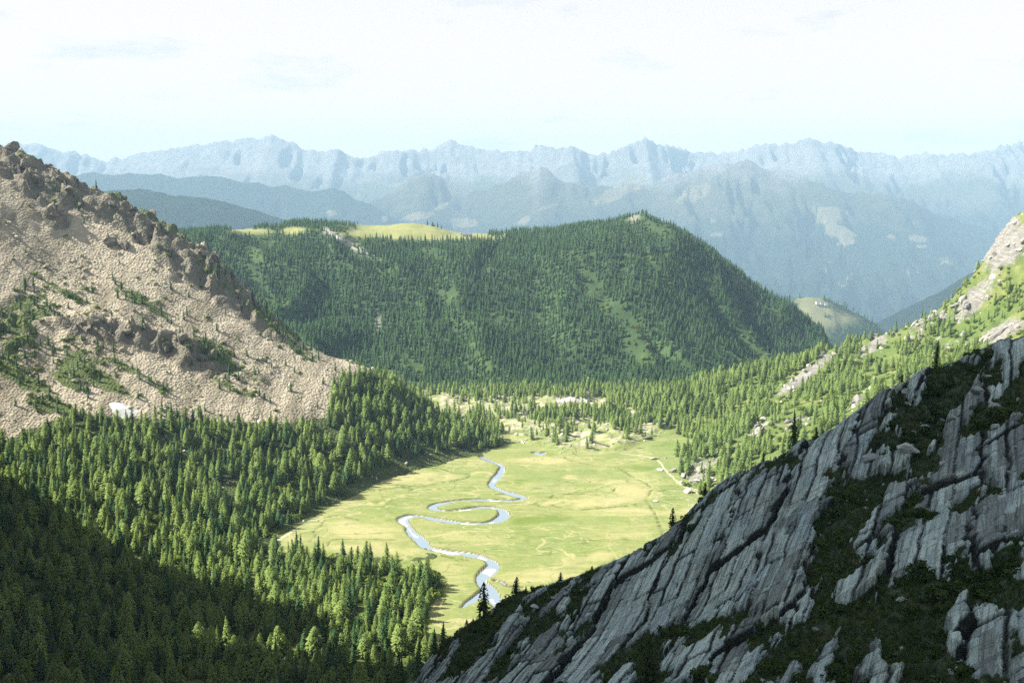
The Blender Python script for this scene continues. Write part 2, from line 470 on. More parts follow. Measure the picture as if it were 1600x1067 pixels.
SLAB_BL = [(1130, 885, 150, 75, -38, .55), (960, 965, 110, 55, -45, .5), (860, 1040, 80, 30, -45, .4), (1310, 695, 62, 36, -30, .6), (1235, 780, 120, 45, -42, .5), (1480, 745, 70, 40, -55, .25), (1570, 750, 45, 90, 25, .4), (1445, 830, 60, 60, -50, .4),
           (1550, 985, 60, 50, -40, .5), (1350, 1045, 40, 40, -50, .4), (1275, 1050, 30, 25, 0, .3), (1210, 890, 50, 50, 0, .4), (1540, 850, 40, 40, 0, .3), (1080, 1040, 70, 25, -40, .3), (1590, 560, 40, 16, -50, .4), (1530, 590, 40, 14, -40, .35),
           (1400, 975, 140, 50, -15, -.8), (1500, 905, 90, 35, -15, -.6), (1410, 690, 90, 22, -25, -.5), (1300, 870, 32, 90, 20, -.7), (1330, 800, 50, 30, -10, -.6), (890, 985, 34, 26, 0, -.7), (1110, 985, 55, 26, -15, -.7), (1480, 615, 110, 26, -25, -.5),
           (740, 1000, 60, 36, -40, -.5), (820, 945, 80, 14, -25, -.6), (1200, 725, 60, 10, -30, -.3), (1010, 1040, 22, 50, 0, -.7), (1370, 760, 70, 18, -10, -.5), (1270, 745, 60, 12, -8, -.5), (1560, 640, 60, 40, 0, -.35), (1440, 1040, 50, 40, 0, -.4), (1230, 840, 20, 14, 0, -.3)]
# streak direction of the slabs, from two pixels on one joint
_sa, _sb = at(1100, 800, 222), at(1040, 930, 196)
_sd = (_sb - _sa)[:2]; _sd /= np.linalg.norm(_sd)
_sn = np.array([-_sd[1], _sd[0]])
def slab_parts(x, y, fine=True):
    base = _tD(x, y)
    px, py, _ = project(np.stack([x, y, base], -1))
    p = x * _sd[0] + y * _sd[1]; q = x * _sn[0] + y * _sn[1]
    m = .8 * blobs(px, py, SLAB_BL) + .55 * fbm(p / 16, q / 6, 5, 61, .62) + .10
    rock = sstep(-.03, .12, m + .10 * fbm(p / 5, q / 2, 3, 66))
    return base, rock, p, q
def zD(x, y, full=False):
    base, rock, p, q = slab_parts(x, y)
    def blocks(w, L, s, warp):
        qq = q + warp * fbm(p / 18, q / 18, 2, s) + .09 * w * fbm(p / 4, q / 4, 3, s + 3)
        i = np.floor(qq / w); fi = qq / w - i
        pl = p + 40 * hash01(i, i * 0, s + 1) + .35 * (q - i * w) * (hash01(i, i * 0 + 3, s + 8) - .5) * 2 + .2 * noise(p / 3, q / 3, s + 4)
        Lx = L * (.6 + .9 * hash01(i, i * 0 + 7, s + 2))
        j = np.floor(pl / Lx); fj = pl / Lx - j
        h = hash01(i, j, s + 5)
        ed = np.minimum(np.minimum(fi, 1 - fi) * w, np.minimum(fj, 1 - fj) * Lx)
        return h, ed, fi, hash01(i, j, s + 6)
    h1, e1, f1, t1 = blocks(12., 34, 70, 1.6)
    h2, e2, f2, t2 = blocks(3.8, 15, 80, .5)
    h3, e3, f3, t3 = blocks(1.25, 7, 90, .2)
    r = 1.6 * (h1 - .4) + 1.3 * (f1 - .5) * (t1 - .1) + .50 * (h2 - .4) + .45 * (f2 - .5) * (t2 - .2) + .16 * (h3 - .5)
    crack = 1.1 * np.exp(-(e1 / (.16 + .30 * np.clip(.5 + fbm(p / 7, q / 7, 3, 99), 0, 1))) ** 2) + .6 * np.exp(-(e2 / .26) ** 2) * (h2 > .2) + .3 * np.exp(-(e3 / .18) ** 2) * (h3 > .45)
    r = r - crack + .05 * fbm(p / 2.2, q / .9, 3, 95) + .15 * fbm(p / 20, q / 14, 3, 96)
    tone = .45 * t2 + .25 * t1 + .30 * t3
    g = .55 * fbm(x / 4, y / 4, 3, 97) + 1.2 * fbm(x / 14, y / 14, 2, 98) - .2
    z = base + rock * (1.0 + 1.15 * r) + (1 - rock) * g
    if full:
        return z, rock, np.clip(crack, 0, 1), tone
    return z

# out of frame, left of the valley: the mountain whose shade lies over the foreground
_s2 = np.array([-math.cos(SUN_A), math.sin(SUN_A)]); _n2 = np.array([math.sin(SUN_A), math.cos(SUN_A)])
TAN_EL = math.tan(SUN_EL); LC = 370.0
def crest_needed(P):
    P = np.asarray(P); return P[:2] @ _n2, P[2] + TAN_EL * (LC - P[:2] @ _s2)
CREST_W = [-600, 0, 240, 300, 360, 383, 386, 396, 399, 412, 424, 438, 449, 464, 485, 505, 520, 545, 570, 620, 720]
CREST_H = [v - 290 for v in (705, 702, 700, 580, 450, 375, 288, 286, 345, 334, 313, 291, 267, 239, 210, 180, 152, 105, 88, 70, -60)]
def zS(x, y):
    L = x * _s2[0] + y * _s2[1]; w = x * _n2[0] + y * _n2[1]
    H = np.interp(w, CREST_W, CREST_H) + 9 * fbm(w / 14, L / 60, 4, 57, .6)
    z = np.where(L < LC, H - 3.0 * (LC - L), H - 0.7 * (L - LC))
    return z + 5 * fbm(x / 30, y / 30, 3, 55) * sstep(0, 60, np.abs(L - LC))

# ------------------------------------------------------------------ far relief
def crest_xy(pts, d):
    a = np.array(pts, float); P = at(a[:, 0], a[:, 1], d)
    return P[:, 0], P[:, 2]
M1_PX = [(-900, 250), (-600, 215), (-300, 240), (-100, 228), (0, 226), (30, 222), (45, 225), (72, 224), (92, 234), (122, 234), (140, 242), (167, 252), (179, 244), (190, 247), (220, 237), (250, 235), (270, 229), (300, 225), (317, 226), (345, 218), (362, 219), (390, 215), (400, 215),
         (425, 209), (450, 219), (475, 230), (507, 235), (530, 230), (540, 239), (570, 247), (600, 234), (650, 231), (675, 229), (705, 217), (732, 226), (755, 231), (800, 237), (810, 232), (820, 236), (842, 225), (872, 232), (890, 227), (920, 241), (950, 236), (985, 224),
         (1007, 212), (1025, 222), (1052, 224), (1100, 237), (1150, 235), (1187, 224), (1200, 221), (1222, 224), (1262, 215), (1280, 222), (1300, 219), (1320, 225), (1342, 235), (1375, 239), (1390, 237), (1405, 245), (1445, 236), (1455, 241), (1520, 237), (1547, 229),
         (1600, 217), (1750, 205), (2000, 235), (2400, 220)]
M2_PX = [(-500, 330), (0, 330), (300, 330), (420, 290), (560, 325), (610, 298), (640, 276), (664, 266), (690, 276), (720, 290), (760, 296), (800, 276), (822, 264), (842, 256), (856, 264), (880, 280), (940, 290), (1010, 285), (1060, 268), (1110, 258), (1165, 246), (1200, 262), (1265, 280), (1312, 299), (1380, 300), (1425, 310), (1462, 330), (1550, 357), (1700, 420), (2200, 430)]
G1_PX = [(-700, 230), (-300, 245), (0, 274), (150, 268), (250, 272), (350, 276), (400, 284), (482, 294), (520, 291), (575, 317), (635, 347), (720, 400), (820, 470), (1000, 560)]
G2_PX = [(-700, 300), (-200, 292), (60, 300), (187, 292), (225, 295), (275, 304), (337, 310), (400, 325), (470, 345), (540, 375), (640, 430), (800, 520)]
F1_PX = [(1100, 640), (1250, 560), (1340, 512), (1370, 497), (1430, 464), (1480, 439), (1530, 410), (1600, 370), (1750, 300), (2100, 260)]
E1_PX = [(1120, 520), (1180, 480), (1225, 468), (1262, 463), (1295, 466), (1330, 484), (1365, 503), (1400, 535), (1450, 600), (1550, 720)]
VALLEY = -1500.0
def ridge_layer(x, y, pts, d, front, back, s, amp, jag, sharp=0.85):
    cx, cz = crest_xy(pts, d)
    # the crest bends a little in plan, so each ridge is a real range
    off = amp * .8 * noise(x / (d * .13), x * 0 + s, s + 2)
    h = np.interp(x, cx, cz)
    t = (d + off - y)
    h = h + jag * fbm(x / (d * .006), y / (d * .006), 4, s, .55) * sstep(-back, 0, -np.abs(t) * 2.0)
    k = np.where(t > 0, np.clip(t / front, 0, 1.6), np.clip(-t / back, 0, 1.6))
    base = VALLEY - 100
    z = h + (base - h) * k ** sharp
    spur = ridged(x / (d * .05) + .3 * noise(x / (d * .08), y / (d * .08), s + 9), y / (d * .16), 4, s + 4, .55) - .9
    fine = ridged(x / (d * .014), y / (d * .03), 5, s + 6, .6) - .8
    env = np.clip(k * 7.0, 0, 1) * np.clip(1.5 - k, 0, 1)
    cut = spur + .55 * fine
    cut = np.where(cut > 0, cut * np.clip(k * 2.2 - .3, 0, 1), cut)
    return z + np.clip(k * 9.0, 0, 1) * np.clip(1.5 - k, 0, 1) * amp * (cut - .12), k, spur
def zFar(x, y):
    m1, k1, s1 = ridge_layer(x, y, M1_PX, 9500, 4600, 2000, 101, 400, 14)
    m2, k2, s2 = ridge_layer(x, y, M2_PX, 7400, 3300, 1600, 121, 270, 7)
    g1, k3, s3 = ridge_layer(x, y, G1_PX, 6900, 3000, 2000, 141, 120, 5)
    g2, k4, s4 = ridge_layer(x, y, G2_PX, 4000, 1500, 1400, 161, 60, 4)
    f1, k5, s5 = ridge_layer(x, y, F1_PX, 3500, 1300, 1500, 181, 50, 3)
    Z = np.stack([m1, m2, g1, g2, f1])
    z = np.maximum(Z.max(0), VALLEY + 20 * fbm(x / 500, y / 500, 3, 99))
    return z, Z.argmax(0), np.choose(Z.argmax(0), [s1, s2, s3, s4, s5])
def zE(x, y):
    z, k, s = ridge_layer(x, y, E1_PX, 2500, 1000, 1100, 201, 22, 2, 1.0)
    return z

# ------------------------------------------------------------------ materials
def ground_mix(m, layers):
    c = layers[0]
    for fac, colr in layers[1:]:
        c = m.mix(fac, c, colr)
    return c

def mat_scree():
    m = NT("scree_ground"); p = m.pos()
    n1 = m.noise(.25, 6, .7, p); n2 = m.noise(.02, 4, .6, p); v = m.n("ShaderNodeTexVoronoi"); v.inputs["Scale"].default_value = .55; m.l(p, v.inputs["Vector"])
    rock = m.mix(n1, (.21, .18, .125), (.47, .415, .30))
    rock = m.mix(m.ramp(n2, .45, .62), rock, m.mix(n1, (.22, .19, .14), (.38, .34, .24)))
    rock = m.mix(m.math('MULTIPLY', v.outputs["Color"], .5), rock, (.50, .445, .33))
    rock = m.mix(m.math('MULTIPLY', m.ramp(m.noise(1.0, 5, .65, m.pos((.07, .011, .02), (0, 0, -.53))), .47, .60), .8), rock, (.165, .145, .095))
    grass = m.mix(m.noise(.3, 5, .7, p), (.045, .07, .02), (.13, .16, .045))
    gfac = m.ramp(m.math('ADD', m.attr("green"), m.math('MULTIPLY', m.math('SUBTRACT', m.noise(.09, 5, .65, p), .5), 1.3)), .38, .52)
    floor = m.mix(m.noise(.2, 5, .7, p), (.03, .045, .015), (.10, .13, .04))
    crf = m.ramp(m.math('ADD', m.attr("crag"), m.math('MULTIPLY', m.math('SUBTRACT', m.noise(.12, 6, .7, p), .5), 1.2)), .35, .6)
    rock = m.mix(crf, rock, m.mix(n1, (.085, .078, .058), (.25, .225, .165)))  # brown crag rock, darkened in colour for the shadow on its faces
    c = m.mix(gfac, rock, grass)
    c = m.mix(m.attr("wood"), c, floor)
    nrm = m.bump(m.math('ADD', v.outputs["Distance"], n1), 1.2, .9)
    m.principled(c, .95, nrm)
    return m.m

def mat_hill():
    m = NT("wooded_hill_ground"); p = m.pos()
    n = m.noise(.05, 5, .7, p)
    c = m.mix(n, (.022, .048, .018), (.055, .095, .028))
    c = m.mix(m.ramp(m.noise(.013, 4, .6, p), .54, .66), c, (.065, .11, .03))
    mead = m.mix(m.noise(.04, 5, .7, p), (.15, .18, .055), (.29, .28, .11))
    c = m.mix(m.attr("meadow"), c, mead)
    c = m.mix(m.attr("rock"), c, m.mix(m.noise(.3, 4, .7, p), (.22, .20, .16), (.45, .42, .36)))
    m.principled(c, .95, m.bump(n, 2, .5))
    return m.m

def mat_right():
    m = NT("rocky_slope_ground"); p = m.pos()
    n = m.noise(.12, 6, .7, p)
    g = m.mix(n, (.045, .08, .02), (.155, .21, .045))
    g = m.mix(m.ramp(m.noise(.03, 4, .6, p), .48, .62), g, m.mix(n, (.12, .155, .04), (.22, .235, .07)))
    st = m.noise(.35, 6, .75, m.pos((1, .35, 1.6), (0, 0, .5)))
    rock = m.mix(m.ramp(st, .3, .7), (.12, .115, .10), (.33, .315, .275))
    r = m.ramp(m.math('ADD', m.attr("rock"), m.math('MULTIPLY', m.math('SUBTRACT', m.noise(.16, 6, .75, p), .5), 2.2)), .62, .85)
    c = m.mix(r, g, rock)
    m.principled(c, .93, m.bump(m.math('ADD', st, n), 1.5, .8))
    return m.m

def mat_plain():
    m = NT("valley_meadow"); p = m.pos()
    n = m.noise(.35, 6, .7, p); lo = m.noise(.018, 5, .6, p, .6); st = m.noise(.05, 5, .65, m.pos((.5, 1.7, 1), (0, 0, .15)), .8)
    g = m.mix(n, (.13, .18, .052), (.21, .26, .085))
    g = m.mix(m.ramp(lo, .40, .62), g, m.mix(n, (.185, .215, .07), (.265, .28, .105)))
    g = m.mix(m.math('MULTIPLY', m.ramp(st, .52, .7), .7), g, (.31, .29, .14))
    g = m.mix(m.ramp(m.noise(.03, 5, .65, p, .4), .58, .66), g, (.14, .19, .045))
    dfac = m.math('MULTIPLY', m.ramp(m.math('ADD', m.attr("dry"), m.math('MULTIPLY', m.math('SUBTRACT', m.noise(.045, 8, .75, m.pos((.6, 1.4, 1)), 1.2), .5), 3.0)), .15, .95), .75)
    g = m.mix(dfac, g, m.mix(m.noise(.12, 6, .7, p), (.31, .285, .125), (.45, .405, .21)))
    for sc_, wd, cc in ((.014, .016, (.33, .31, .15)), (.021, .010, (.12, .155, .045)), (.03, .008, (.36, .33, .18))):
        cn = m.noise(sc_, 3, .5, m.pos((.75, 1.5, 1), (0, 0, .3)), 1.6)
        g = m.mix(m.math('MULTIPLY', m.ramp(m.math('ABSOLUTE', m.math('SUBTRACT', cn, .52)), wd, wd * .3), m.math('MULTIPLY', m.ramp(m.noise(.02, 3, .6, p), .36, .52), .95)), g, cc)
    g = m.mix(m.math('MULTIPLY', m.ramp(m.noise(.9, 8, .8, p), .50, .68), .40), g, (.10, .135, .035))
    g = m.mix(m.attr("ditch"), g, (.07, .08, .025))
    g = m.mix(m.attr("path"), g, (.52, .47, .36))
    stones = m.mix(m.noise(.5, 6, .75, p), (.20, .19, .10), (.56, .51, .40))
    bz = m.ramp(m.math('ADD', m.attr("bouldery"), m.math('MULTIPLY', m.math('SUBTRACT', m.noise(.1, 6, .7, p), .5), 1.8)), .55, .85)
    g = m.mix(bz, g, stones)
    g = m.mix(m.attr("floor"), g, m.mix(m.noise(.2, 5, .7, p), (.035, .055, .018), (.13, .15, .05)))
    bank = m.mix(m.noise(1.2, 4, .7, p), (.05, .045, .025), (.16, .14, .09))
    g = m.mix(m.attr("bank"), g, bank)
    bed = m.mix(m.noise(.6, 5, .7, p), (.44, .43, .39), (.68, .66, .60))
    g = m.mix(m.attr("bed"), g, bed)
    m.principled(g, .95, m.bump(n, .4, .5), .1)
    return m.m

def mat_slab():
    m = NT("slab_rock_and_turf"); p = m.pos()
    ang = math.atan2(_sd[1], _sd[0])
    sp = m.pos((1, 1, 1)); rot = m.n("ShaderNodeVectorRotate", rotation_type='Z_AXIS'); rot.inputs["Angle"].default_value = -ang
    m.l(sp, rot.inputs["Vector"])
    mp = m.n("ShaderNodeMapping"); mp.inputs["Scale"].default_value = (.12, 1, .05); m.l(rot.outputs[0], mp.inputs["Vector"]); sv = mp.outputs[0]
    s1 = m.noise(.9, 7, .72, sv, .3); s2 = m.noise(.22, 5, .6, sv); n = m.noise(2.5, 6, .75, p); big = m.noise(.09, 4, .6, p)
    tone = m.attr("tone")
    rock = m.mix(m.ramp(s1, .30, .70), (.225, .32, .29), (.47, .63, .575))
    rock = m.mix(m.ramp(s2, .50, .66), rock, m.mix(s1, (.19, .285, .29), (.38, .53, .54)))
    rock = m.mix(m.ramp(big, .5, .7), rock, m.mix(s1, (.29, .38, .31), (.56, .68, .58)))
    rock = m.mix(m.math('MULTIPLY', m.ramp(tone, .50, .30), .72), rock, (.09, .11, .105))  # dark and light plates: shading contrast is put into the colour
    rock = m.mix(m.math('MULTIPLY', m.ramp(tone, .58, .74), .65), rock, m.mix(s1, (.42, .56, .50), (.62, .79, .72)))
    rock = m.mix(m.math('MULTIPLY', m.ramp(m.noise(.5, 6, .75, sv, .5), .58, .68), .8), rock, (.07, .08, .082))
    rock = m.mix(m.math('MULTIPLY', m.ramp(n, .42, .75), .38), rock, (.16, .19, .16))
    def joints(sc, scale, wid):
        mj = m.n("ShaderNodeMapping"); mj.inputs["Scale"].default_value = scale; m.l(rot.outputs[0], mj.inputs["Vector"])
        return m.ramp(m.math('ABSOLUTE', m.math('SUBTRACT', m.noise(sc, 2, .55, mj.outputs[0], .2), .5)), wid, wid * .25)
    jl = m.math('MAXIMUM', joints(.9, (.02, .55, 0), .016), m.math('MAXIMUM', joints(1.9, (.05, 1, 0), .012), joints(.35, (.8, .12, 0), .012)))
    rock = m.mix(m.math('MULTIPLY', jl, .45), rock, (.03, .035, .034))
    turf = m.mix(m.noise(1.3, 6, .75, p), (.014, .032, .014), (.052, .085, .030))
    turf = m.mix(m.ramp(m.noise(.12, 5, .6, p), .5, .66), turf, (.065, .075, .028))
    rf = m.ramp(m.math('ADD', m.attr("rock"), m.math('MULTIPLY', m.math('SUBTRACT', m.noise(.9, 5, .7, sv), .5), .7)), .40, .58)
    c = m.mix(rf, turf, rock)
    c = m.mix(m.ramp(m.attr("crack"), .08, .5), c, (.016, .022, .018))
    nrm = m.bump(m.math('SUBTRACT', m.math('ADD', m.math('MULTIPLY', s1, .8), m.math('MULTIPLY', n, .35)), m.math('MULTIPLY', jl, .4)), .45, .8)
    m.principled(c, .82, nrm, .3)
    return m.m

def mat_far():
    m = NT("far_range"); p = m.pos()
    n = m.noise(.0022, 8, .65, p); f = m.noise(.012, 6, .7, p)
    wood = m.mix(f, (.018, .042, .034), (.05, .085, .05))
    mead = m.mix(f, (.22, .21, .11), (.40, .34, .22))
    alp = m.mix(n, (.08, .10, .055), (.20, .19, .12))
    rk = m.mix(m.noise(.006, 8, .75, p), (.12, .12, .12), (.60, .57, .52))  # pale patches put sunlit faces into the rock colour
    hi = m.ramp(m.math('ADD', m.attr("height"), m.math('MULTIPLY', m.math('SUBTRACT', n, .5), 900)), -420, -150)
    hi2 = m.ramp(m.math('ADD', m.attr("height"), m.math('MULTIPLY', m.math('SUBTRACT', n, .5), 900)), -80, 160)
    c = m.mix(hi, wood, alp)
    c = m.mix(hi2, c, rk)
    mf = m.ramp(m.math('ADD', m.attr("meadow"), m.math('MULTIPLY', m.math('SUBTRACT', m.noise(.006, 7, .75, p), .5), 2.0)), .42, .66)
    c = m.mix(mf, c, mead)
    m.principled(c, 1.0, m.bump(m.noise(.012, 9, .78, p), 110, 1.0), 0)
    return m.m

def mat_leaf(name, a, b, trans=.35, tint=(.75, 1.0, .35)):
    m = NT(name); oi = m.n("ShaderNodeObjectInfo")
    r = oi.outputs["Random"]; ps = m.noise(.03, 3, .6, m.pos()); f = m.noise(1.2, 2, .6, m.pos())
    c = m.mix(m.math('MULTIPLY_ADD', r, .55, m.math('MULTIPLY', f, .45)), a, b)
    c = m.mix(m.math('MULTIPLY', m.ramp(ps, .35, .7), .45), c, tuple(x * y * 1.35 for x, y in zip(b, (1.12, 1.05, .85))))
    d = m.n("ShaderNodeBsdfDiffuse"); t = m.n("ShaderNodeBsdfTranslucent"); mx = m.n("ShaderNodeMixShader"); mx.inputs[0].default_value = trans
    m.l(c, d.inputs[0]); m.l(m.mix(.6, c, tuple(min(1, x * 1.7) for x in tint[:2]) + (tint[2],), 'MULTIPLY'), t.inputs[0])
    m.l(d.outputs[0], mx.inputs[1]); m.l(t.outputs[0], mx.inputs[2]); m.l(mx.outputs[0], m.out.inputs[0])
    return m.m

def mat_rock(name, a, b, streaks=False):
    m = NT(name); oi = m.n("ShaderNodeObjectInfo"); p = m.pos()
    c = m.mix(m.ramp(m.noise(.9, 6, .75, p), .3, .7), a, b)
    c = m.mix(m.math('MULTIPLY', oi.outputs["Random"], .6), c, tuple(x * .62 for x in a))
    c = m.mix(m.math('MULTIPLY', m.ramp(m.noise(.25, 4, .6, p), .55, .7), .5), c, (.10, .11, .06))
    if streaks:
        c = m.mix(m.math('MULTIPLY', m.ramp(m.noise(1.0, 5, .65, m.pos((.07, .011, .02), (0, 0, -.53))), .47, .60), .8), c, (.175, .155, .10))
        c = m.mix(m.math('MULTIPLY', m.ramp(m.noise(1.0, 4, .6, m.pos((.03, .008, .01), (0, 0, -.53))), .50, .60), .7), c, (.60, .555, .44))
    m.principled(c, .9, m.bump(m.noise(1.6, 6, .75, p), .4, .7), .2)
    return m.m

M_SCREE, M_HILL, M_RIGHT, M_PLAIN, M_SLAB, M_FAR = mat_scree(), mat_hill(), mat_right(), mat_plain(), mat_slab(), mat_far()
M_LARCH = mat_leaf("larch_needles", (.100, .175, .050), (.27, .36, .12), .40)
M_SPRUCE = mat_leaf("spruce_needles", (.034, .085, .038), (.085, .148, .058), .26)
M_PINE = mat_leaf("pine_needles", (.022, .042, .018), (.05, .075, .028), .2)
M_SHRUB = mat_leaf("alder_leaves", (.085, .14, .035), (.18, .235, .06), .35)
M_TURF = mat_leaf("turf_blades", (.018, .046, .018), (.075, .120, .038), .25)
M_BARK = plain_mat("bark", (.11, .085, .065), .95)
M_STONE = mat_rock("scree_stone", (.30, .272, .175), (.55, .51, .355), True)
M_CRAG = mat_rock("crag_stone", (.11, .098, .072), (.30, .27, .20))  # brown rock with the shade of faces turned from the sun painted in
M_PALE = mat_rock("pale_boulder", (.38, .35, .29), (.66, .61, .53))
M_GREY = mat_rock("grey_boulder", (.23, .29, .26), (.52, .61, .56))

# ------------------------------------------------------------------ the setting
def fzmax(x, y, skip=()):
    fs = dict(A=zA, B=zB, C=zC, P=lambda a, b: np.where(b < 945, zP(a, b, False), -400))
    return np.max([f(x, y) for k, f in fs.items() if k not in skip], 0)

FOREST_L = [(-60, 700), (0, 694), (35, 690), (80, 672), (120, 646), (165, 648), (190, 662), (235, 655), (255, 640), (300, 650), (330, 658), (400, 662), (470, 668), (515, 656), (522, 600), (545, 588), (600, 590), (650, 622), (720, 660), (796, 694),
            (745, 704), (700, 716), (660, 728), (620, 738), (596, 752), (560, 770), (520, 790), (480, 815), (450, 832), (420, 850), (428, 868), (470, 868), (520, 872), (560, 878), (600, 890), (650, 888), (682, 898), (690, 925), (672, 950), (664, 985), (690, 1040), (700, 1200), (-60, 1200)]

# meadow plain
X, Y = grid_xy(-215, 215, 300, 945, 1.1)
Z = zP(X, Y)
e = riv_info(X, Y) + 0.5 * noise(X / 5, Y / 5, 49)
px, py, _ = project(np.stack([X, Y, Z], -1))
bank = sstep(.75, .15, e) * sstep(-.9, -.3, e)
bed = sstep(-.3, -.9, e)
dit = np.zeros_like(X)
for L in DITCHES: dit = np.maximum(dit, sstep(.85, .25, seg_dist(X, Y, L) + .6 * noise(X / 3, Y / 3, 50)) * sstep(-.5, -.1, noise(X / 9, Y / 9, 52)))
pth = .7 * sstep(1.7, 1.0, seg_dist(X, Y, TRACK) + .6 * noise(X / 4, Y / 4, 51))
for L in FOOTPATHS: pth = np.maximum(pth, .75 * sstep(.9, .3, seg_dist(X, Y, L)))
dry = blobs(px, py, DRY)
bz = boulder_zone(X, Y) * .64 + .55 * sstep(1040, 1085, px) * sstep(700, 720, py) + .5 * sstep(14, 3, seg_dist(X, Y, TRACK))
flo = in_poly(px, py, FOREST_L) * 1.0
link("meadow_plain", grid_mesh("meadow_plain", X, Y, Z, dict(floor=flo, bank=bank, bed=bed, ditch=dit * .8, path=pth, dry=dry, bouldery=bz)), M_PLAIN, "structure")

# stream water
m = NT("stream_water"); p = m.pos()
wp = m.principled((.21, .27, .31), .14, m.bump(m.noise(1.1, 4, .6, p), .05, .35), .5)
wv, wf = [], []
def ribbon(L, extra):
    s = len(wv)
    for k, q in enumerate(L):
        a = L[max(k - 1, 0)][:2]; b = L[min(k + 1, len(L) - 1)][:2]
        t = (b - a) / (np.linalg.norm(b - a) + 1e-9); nn = np.array([-t[1], t[0]])
        for sgn in (-1, 1):
            c = q[:2] + sgn * nn * (q[2] + extra); wv.append((c[0], c[1], LEVEL - .95))
    for k in range(len(L) - 1):
        wf.append((s + 2 * k, s + 2 * k + 1, s + 2 * k + 3, s + 2 * k + 2))
for w_i, L in enumerate((RIV, BRANCH, POOL, SIDE)):
    n0 = len(wv); ribbon(L, .5)
    for k in range(n0, len(wv)): wv[k] = (wv[k][0], wv[k][1], wv[k][2] - .004 * w_i)
link("stream", mesh_np("stream", wv, wf), m.m, "structure")

# scree mountain with forest apron
X, Y = grid_xy(-640, 60, 290, 1000, 2.0)
Z = zB(X, Y)
px, py, _ = project(np.stack([X, Y, Z], -1))
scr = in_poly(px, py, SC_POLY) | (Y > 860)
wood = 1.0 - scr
GREEN_B = [(60, 480, 60, 40, 0, .45), (120, 560, 60, 40, 20, .5), (20, 540, 40, 60, 0, .5), (220, 470, 70, 14, 28, .55), (330, 545, 50, 18, 35, .6), (390, 590, 30, 20, 30, .4), (270, 540, 90, 14, 20, .3), (170, 600, 70, 14, 25, .5), (60, 610, 60, 14, 30, .45), (90, 650, 60, 20, 15, .4),
           (420, 500, 60, 14, 40, .6), (480, 555, 40, 8, 25, .5), (340, 430, 60, 14, 42, .5), (240, 390, 80, 14, 38, .3), (120, 330, 80, 14, 40, .25), (505, 540, 60, 10, 25, .4), (440, 575, 50, 6, 22, .4), (30, 585, 50, 12, 25, .6), (110, 600, 40, 8, 25, .6), (200, 575, 40, 8, 25, .6), (250, 605, 30, 7, 20, .6), (350, 600, 30, 8, 30, .6), (130, 470, 40, 7, 25, .5), (60, 430, 50, 8, 30, .4), (80, 635, 40, 8, 15, .6), (400, 620, 24, 7, 20, .5)]
gre = blobs(px, py, GREEN_B)
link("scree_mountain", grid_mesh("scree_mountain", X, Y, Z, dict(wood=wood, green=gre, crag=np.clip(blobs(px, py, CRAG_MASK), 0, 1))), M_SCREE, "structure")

# snow left over in a hollow of the scree
sc = at(192, 643, 645)
sx, sy = np.meshgrid(np.linspace(-17, 17, 34), np.linspace(-11, 11, 24))
rr = np.hypot(sx / 9, sy / 4) + .25 * noise(sx / 7, sy / 7, 77)
SX, SY = sc[0] + sx, sc[1] + sy * 1.3
SZ = zB_base(SX, SY) + 3.0 * fbm(SX / 60, SY / 60, 4, 3) + 1.6 * (1 - rr)
snm = NT("old_snow"); snm.principled(snm.mix(snm.noise(.6, 4, .6, snm.pos()), (.42, .41, .38), (.74, .73, .72)), .7)
link("snow_patch", grid_mesh("snow_patch", SX, SY, SZ, smooth=True), snm.m, "stuff", "pale old snow patch at the foot of the scree", "snow")

# far wooded hill
X, Y = grid_xy(-720, 640, 880, 1700, 4.0)
Z = zA(X, Y)
px, py, _ = project(np.stack([X, Y, Z], -1))
MEAD_A = [(660, 366, 95, 9, 0, 1.4), (600, 364, 60, 6, 0, 1.0), (760, 370, 30, 6, 0, 1.2), (390, 362, 36, 5, 0, 1.0), (460, 361, 20, 6, 0, 1.1)]
def meadow_A(x, y, px, py):
    return np.clip(blobs(px, py, MEAD_A) * 1.2 + sstep(1395, 1440, y) * sstep(60, -40, x) * sstep(-260, -190, x) , 0, 1)
ROCK_A = [(990, 340, 10, 7, 10, .6), (545, 380, 40, 5, 30, 1.0), (515, 365, 14, 4, 35, .8), (590, 505, 5, 14, 0, .6)]
link("wooded_hill", grid_mesh("wooded_hill", X, Y, Z, dict(meadow=meadow_A(X, Y, px, py), rock=np.clip(blobs(px, py, ROCK_A), 0, 1))), M_HILL, "structure")

# sunlit rocky slope
X, Y = grid_xy(50, 620, 320, 1000, 2.0)
Z = zC(X, Y)
px, py, _ = project(np.stack([X, Y, Z], -1))
link("rocky_slope", grid_mesh("rocky_slope", X, Y, Z, dict(rock=np.clip(blobs(px, py, C_ROCKS), 0, 1.3))), M_RIGHT, "structure")

# foreground slab slope
X, Y = grid_xy(-95, 185, 48, 285, 0.32)
Z, rock, crack, tone = zD(X, Y, True)
px, py, dep = project(np.stack([X, Y, Z], -1))
near = (px > 480) & (px < 2080) & (py < 1330) & (Y < 275)
link("slab_slope", grid_mesh("slab_slope", X, Y, Z, dict(rock=rock, crack=crack * rock, tone=tone), smooth=False, keep=near), M_SLAB, "structure")
X, Y = grid_xy(-140, 260, -60, 420, 5.0)
Zc = zD(X, Y) - 3.5
link("near_hillside", grid_mesh("near_hillside", X, Y, Zc, dict(rock=X * 0 + .1, crack=X * 0, tone=X * 0)), M_SLAB, "structure")

# shading mountain, out of frame at the left
X, Y = grid_xy(-1000, -120, -300, 800, 5.0)
link("mountain_flank", grid_mesh("mountain_flank", X, Y, np.maximum(zS(X, Y), -320.0)), M_CRAG, "structure")

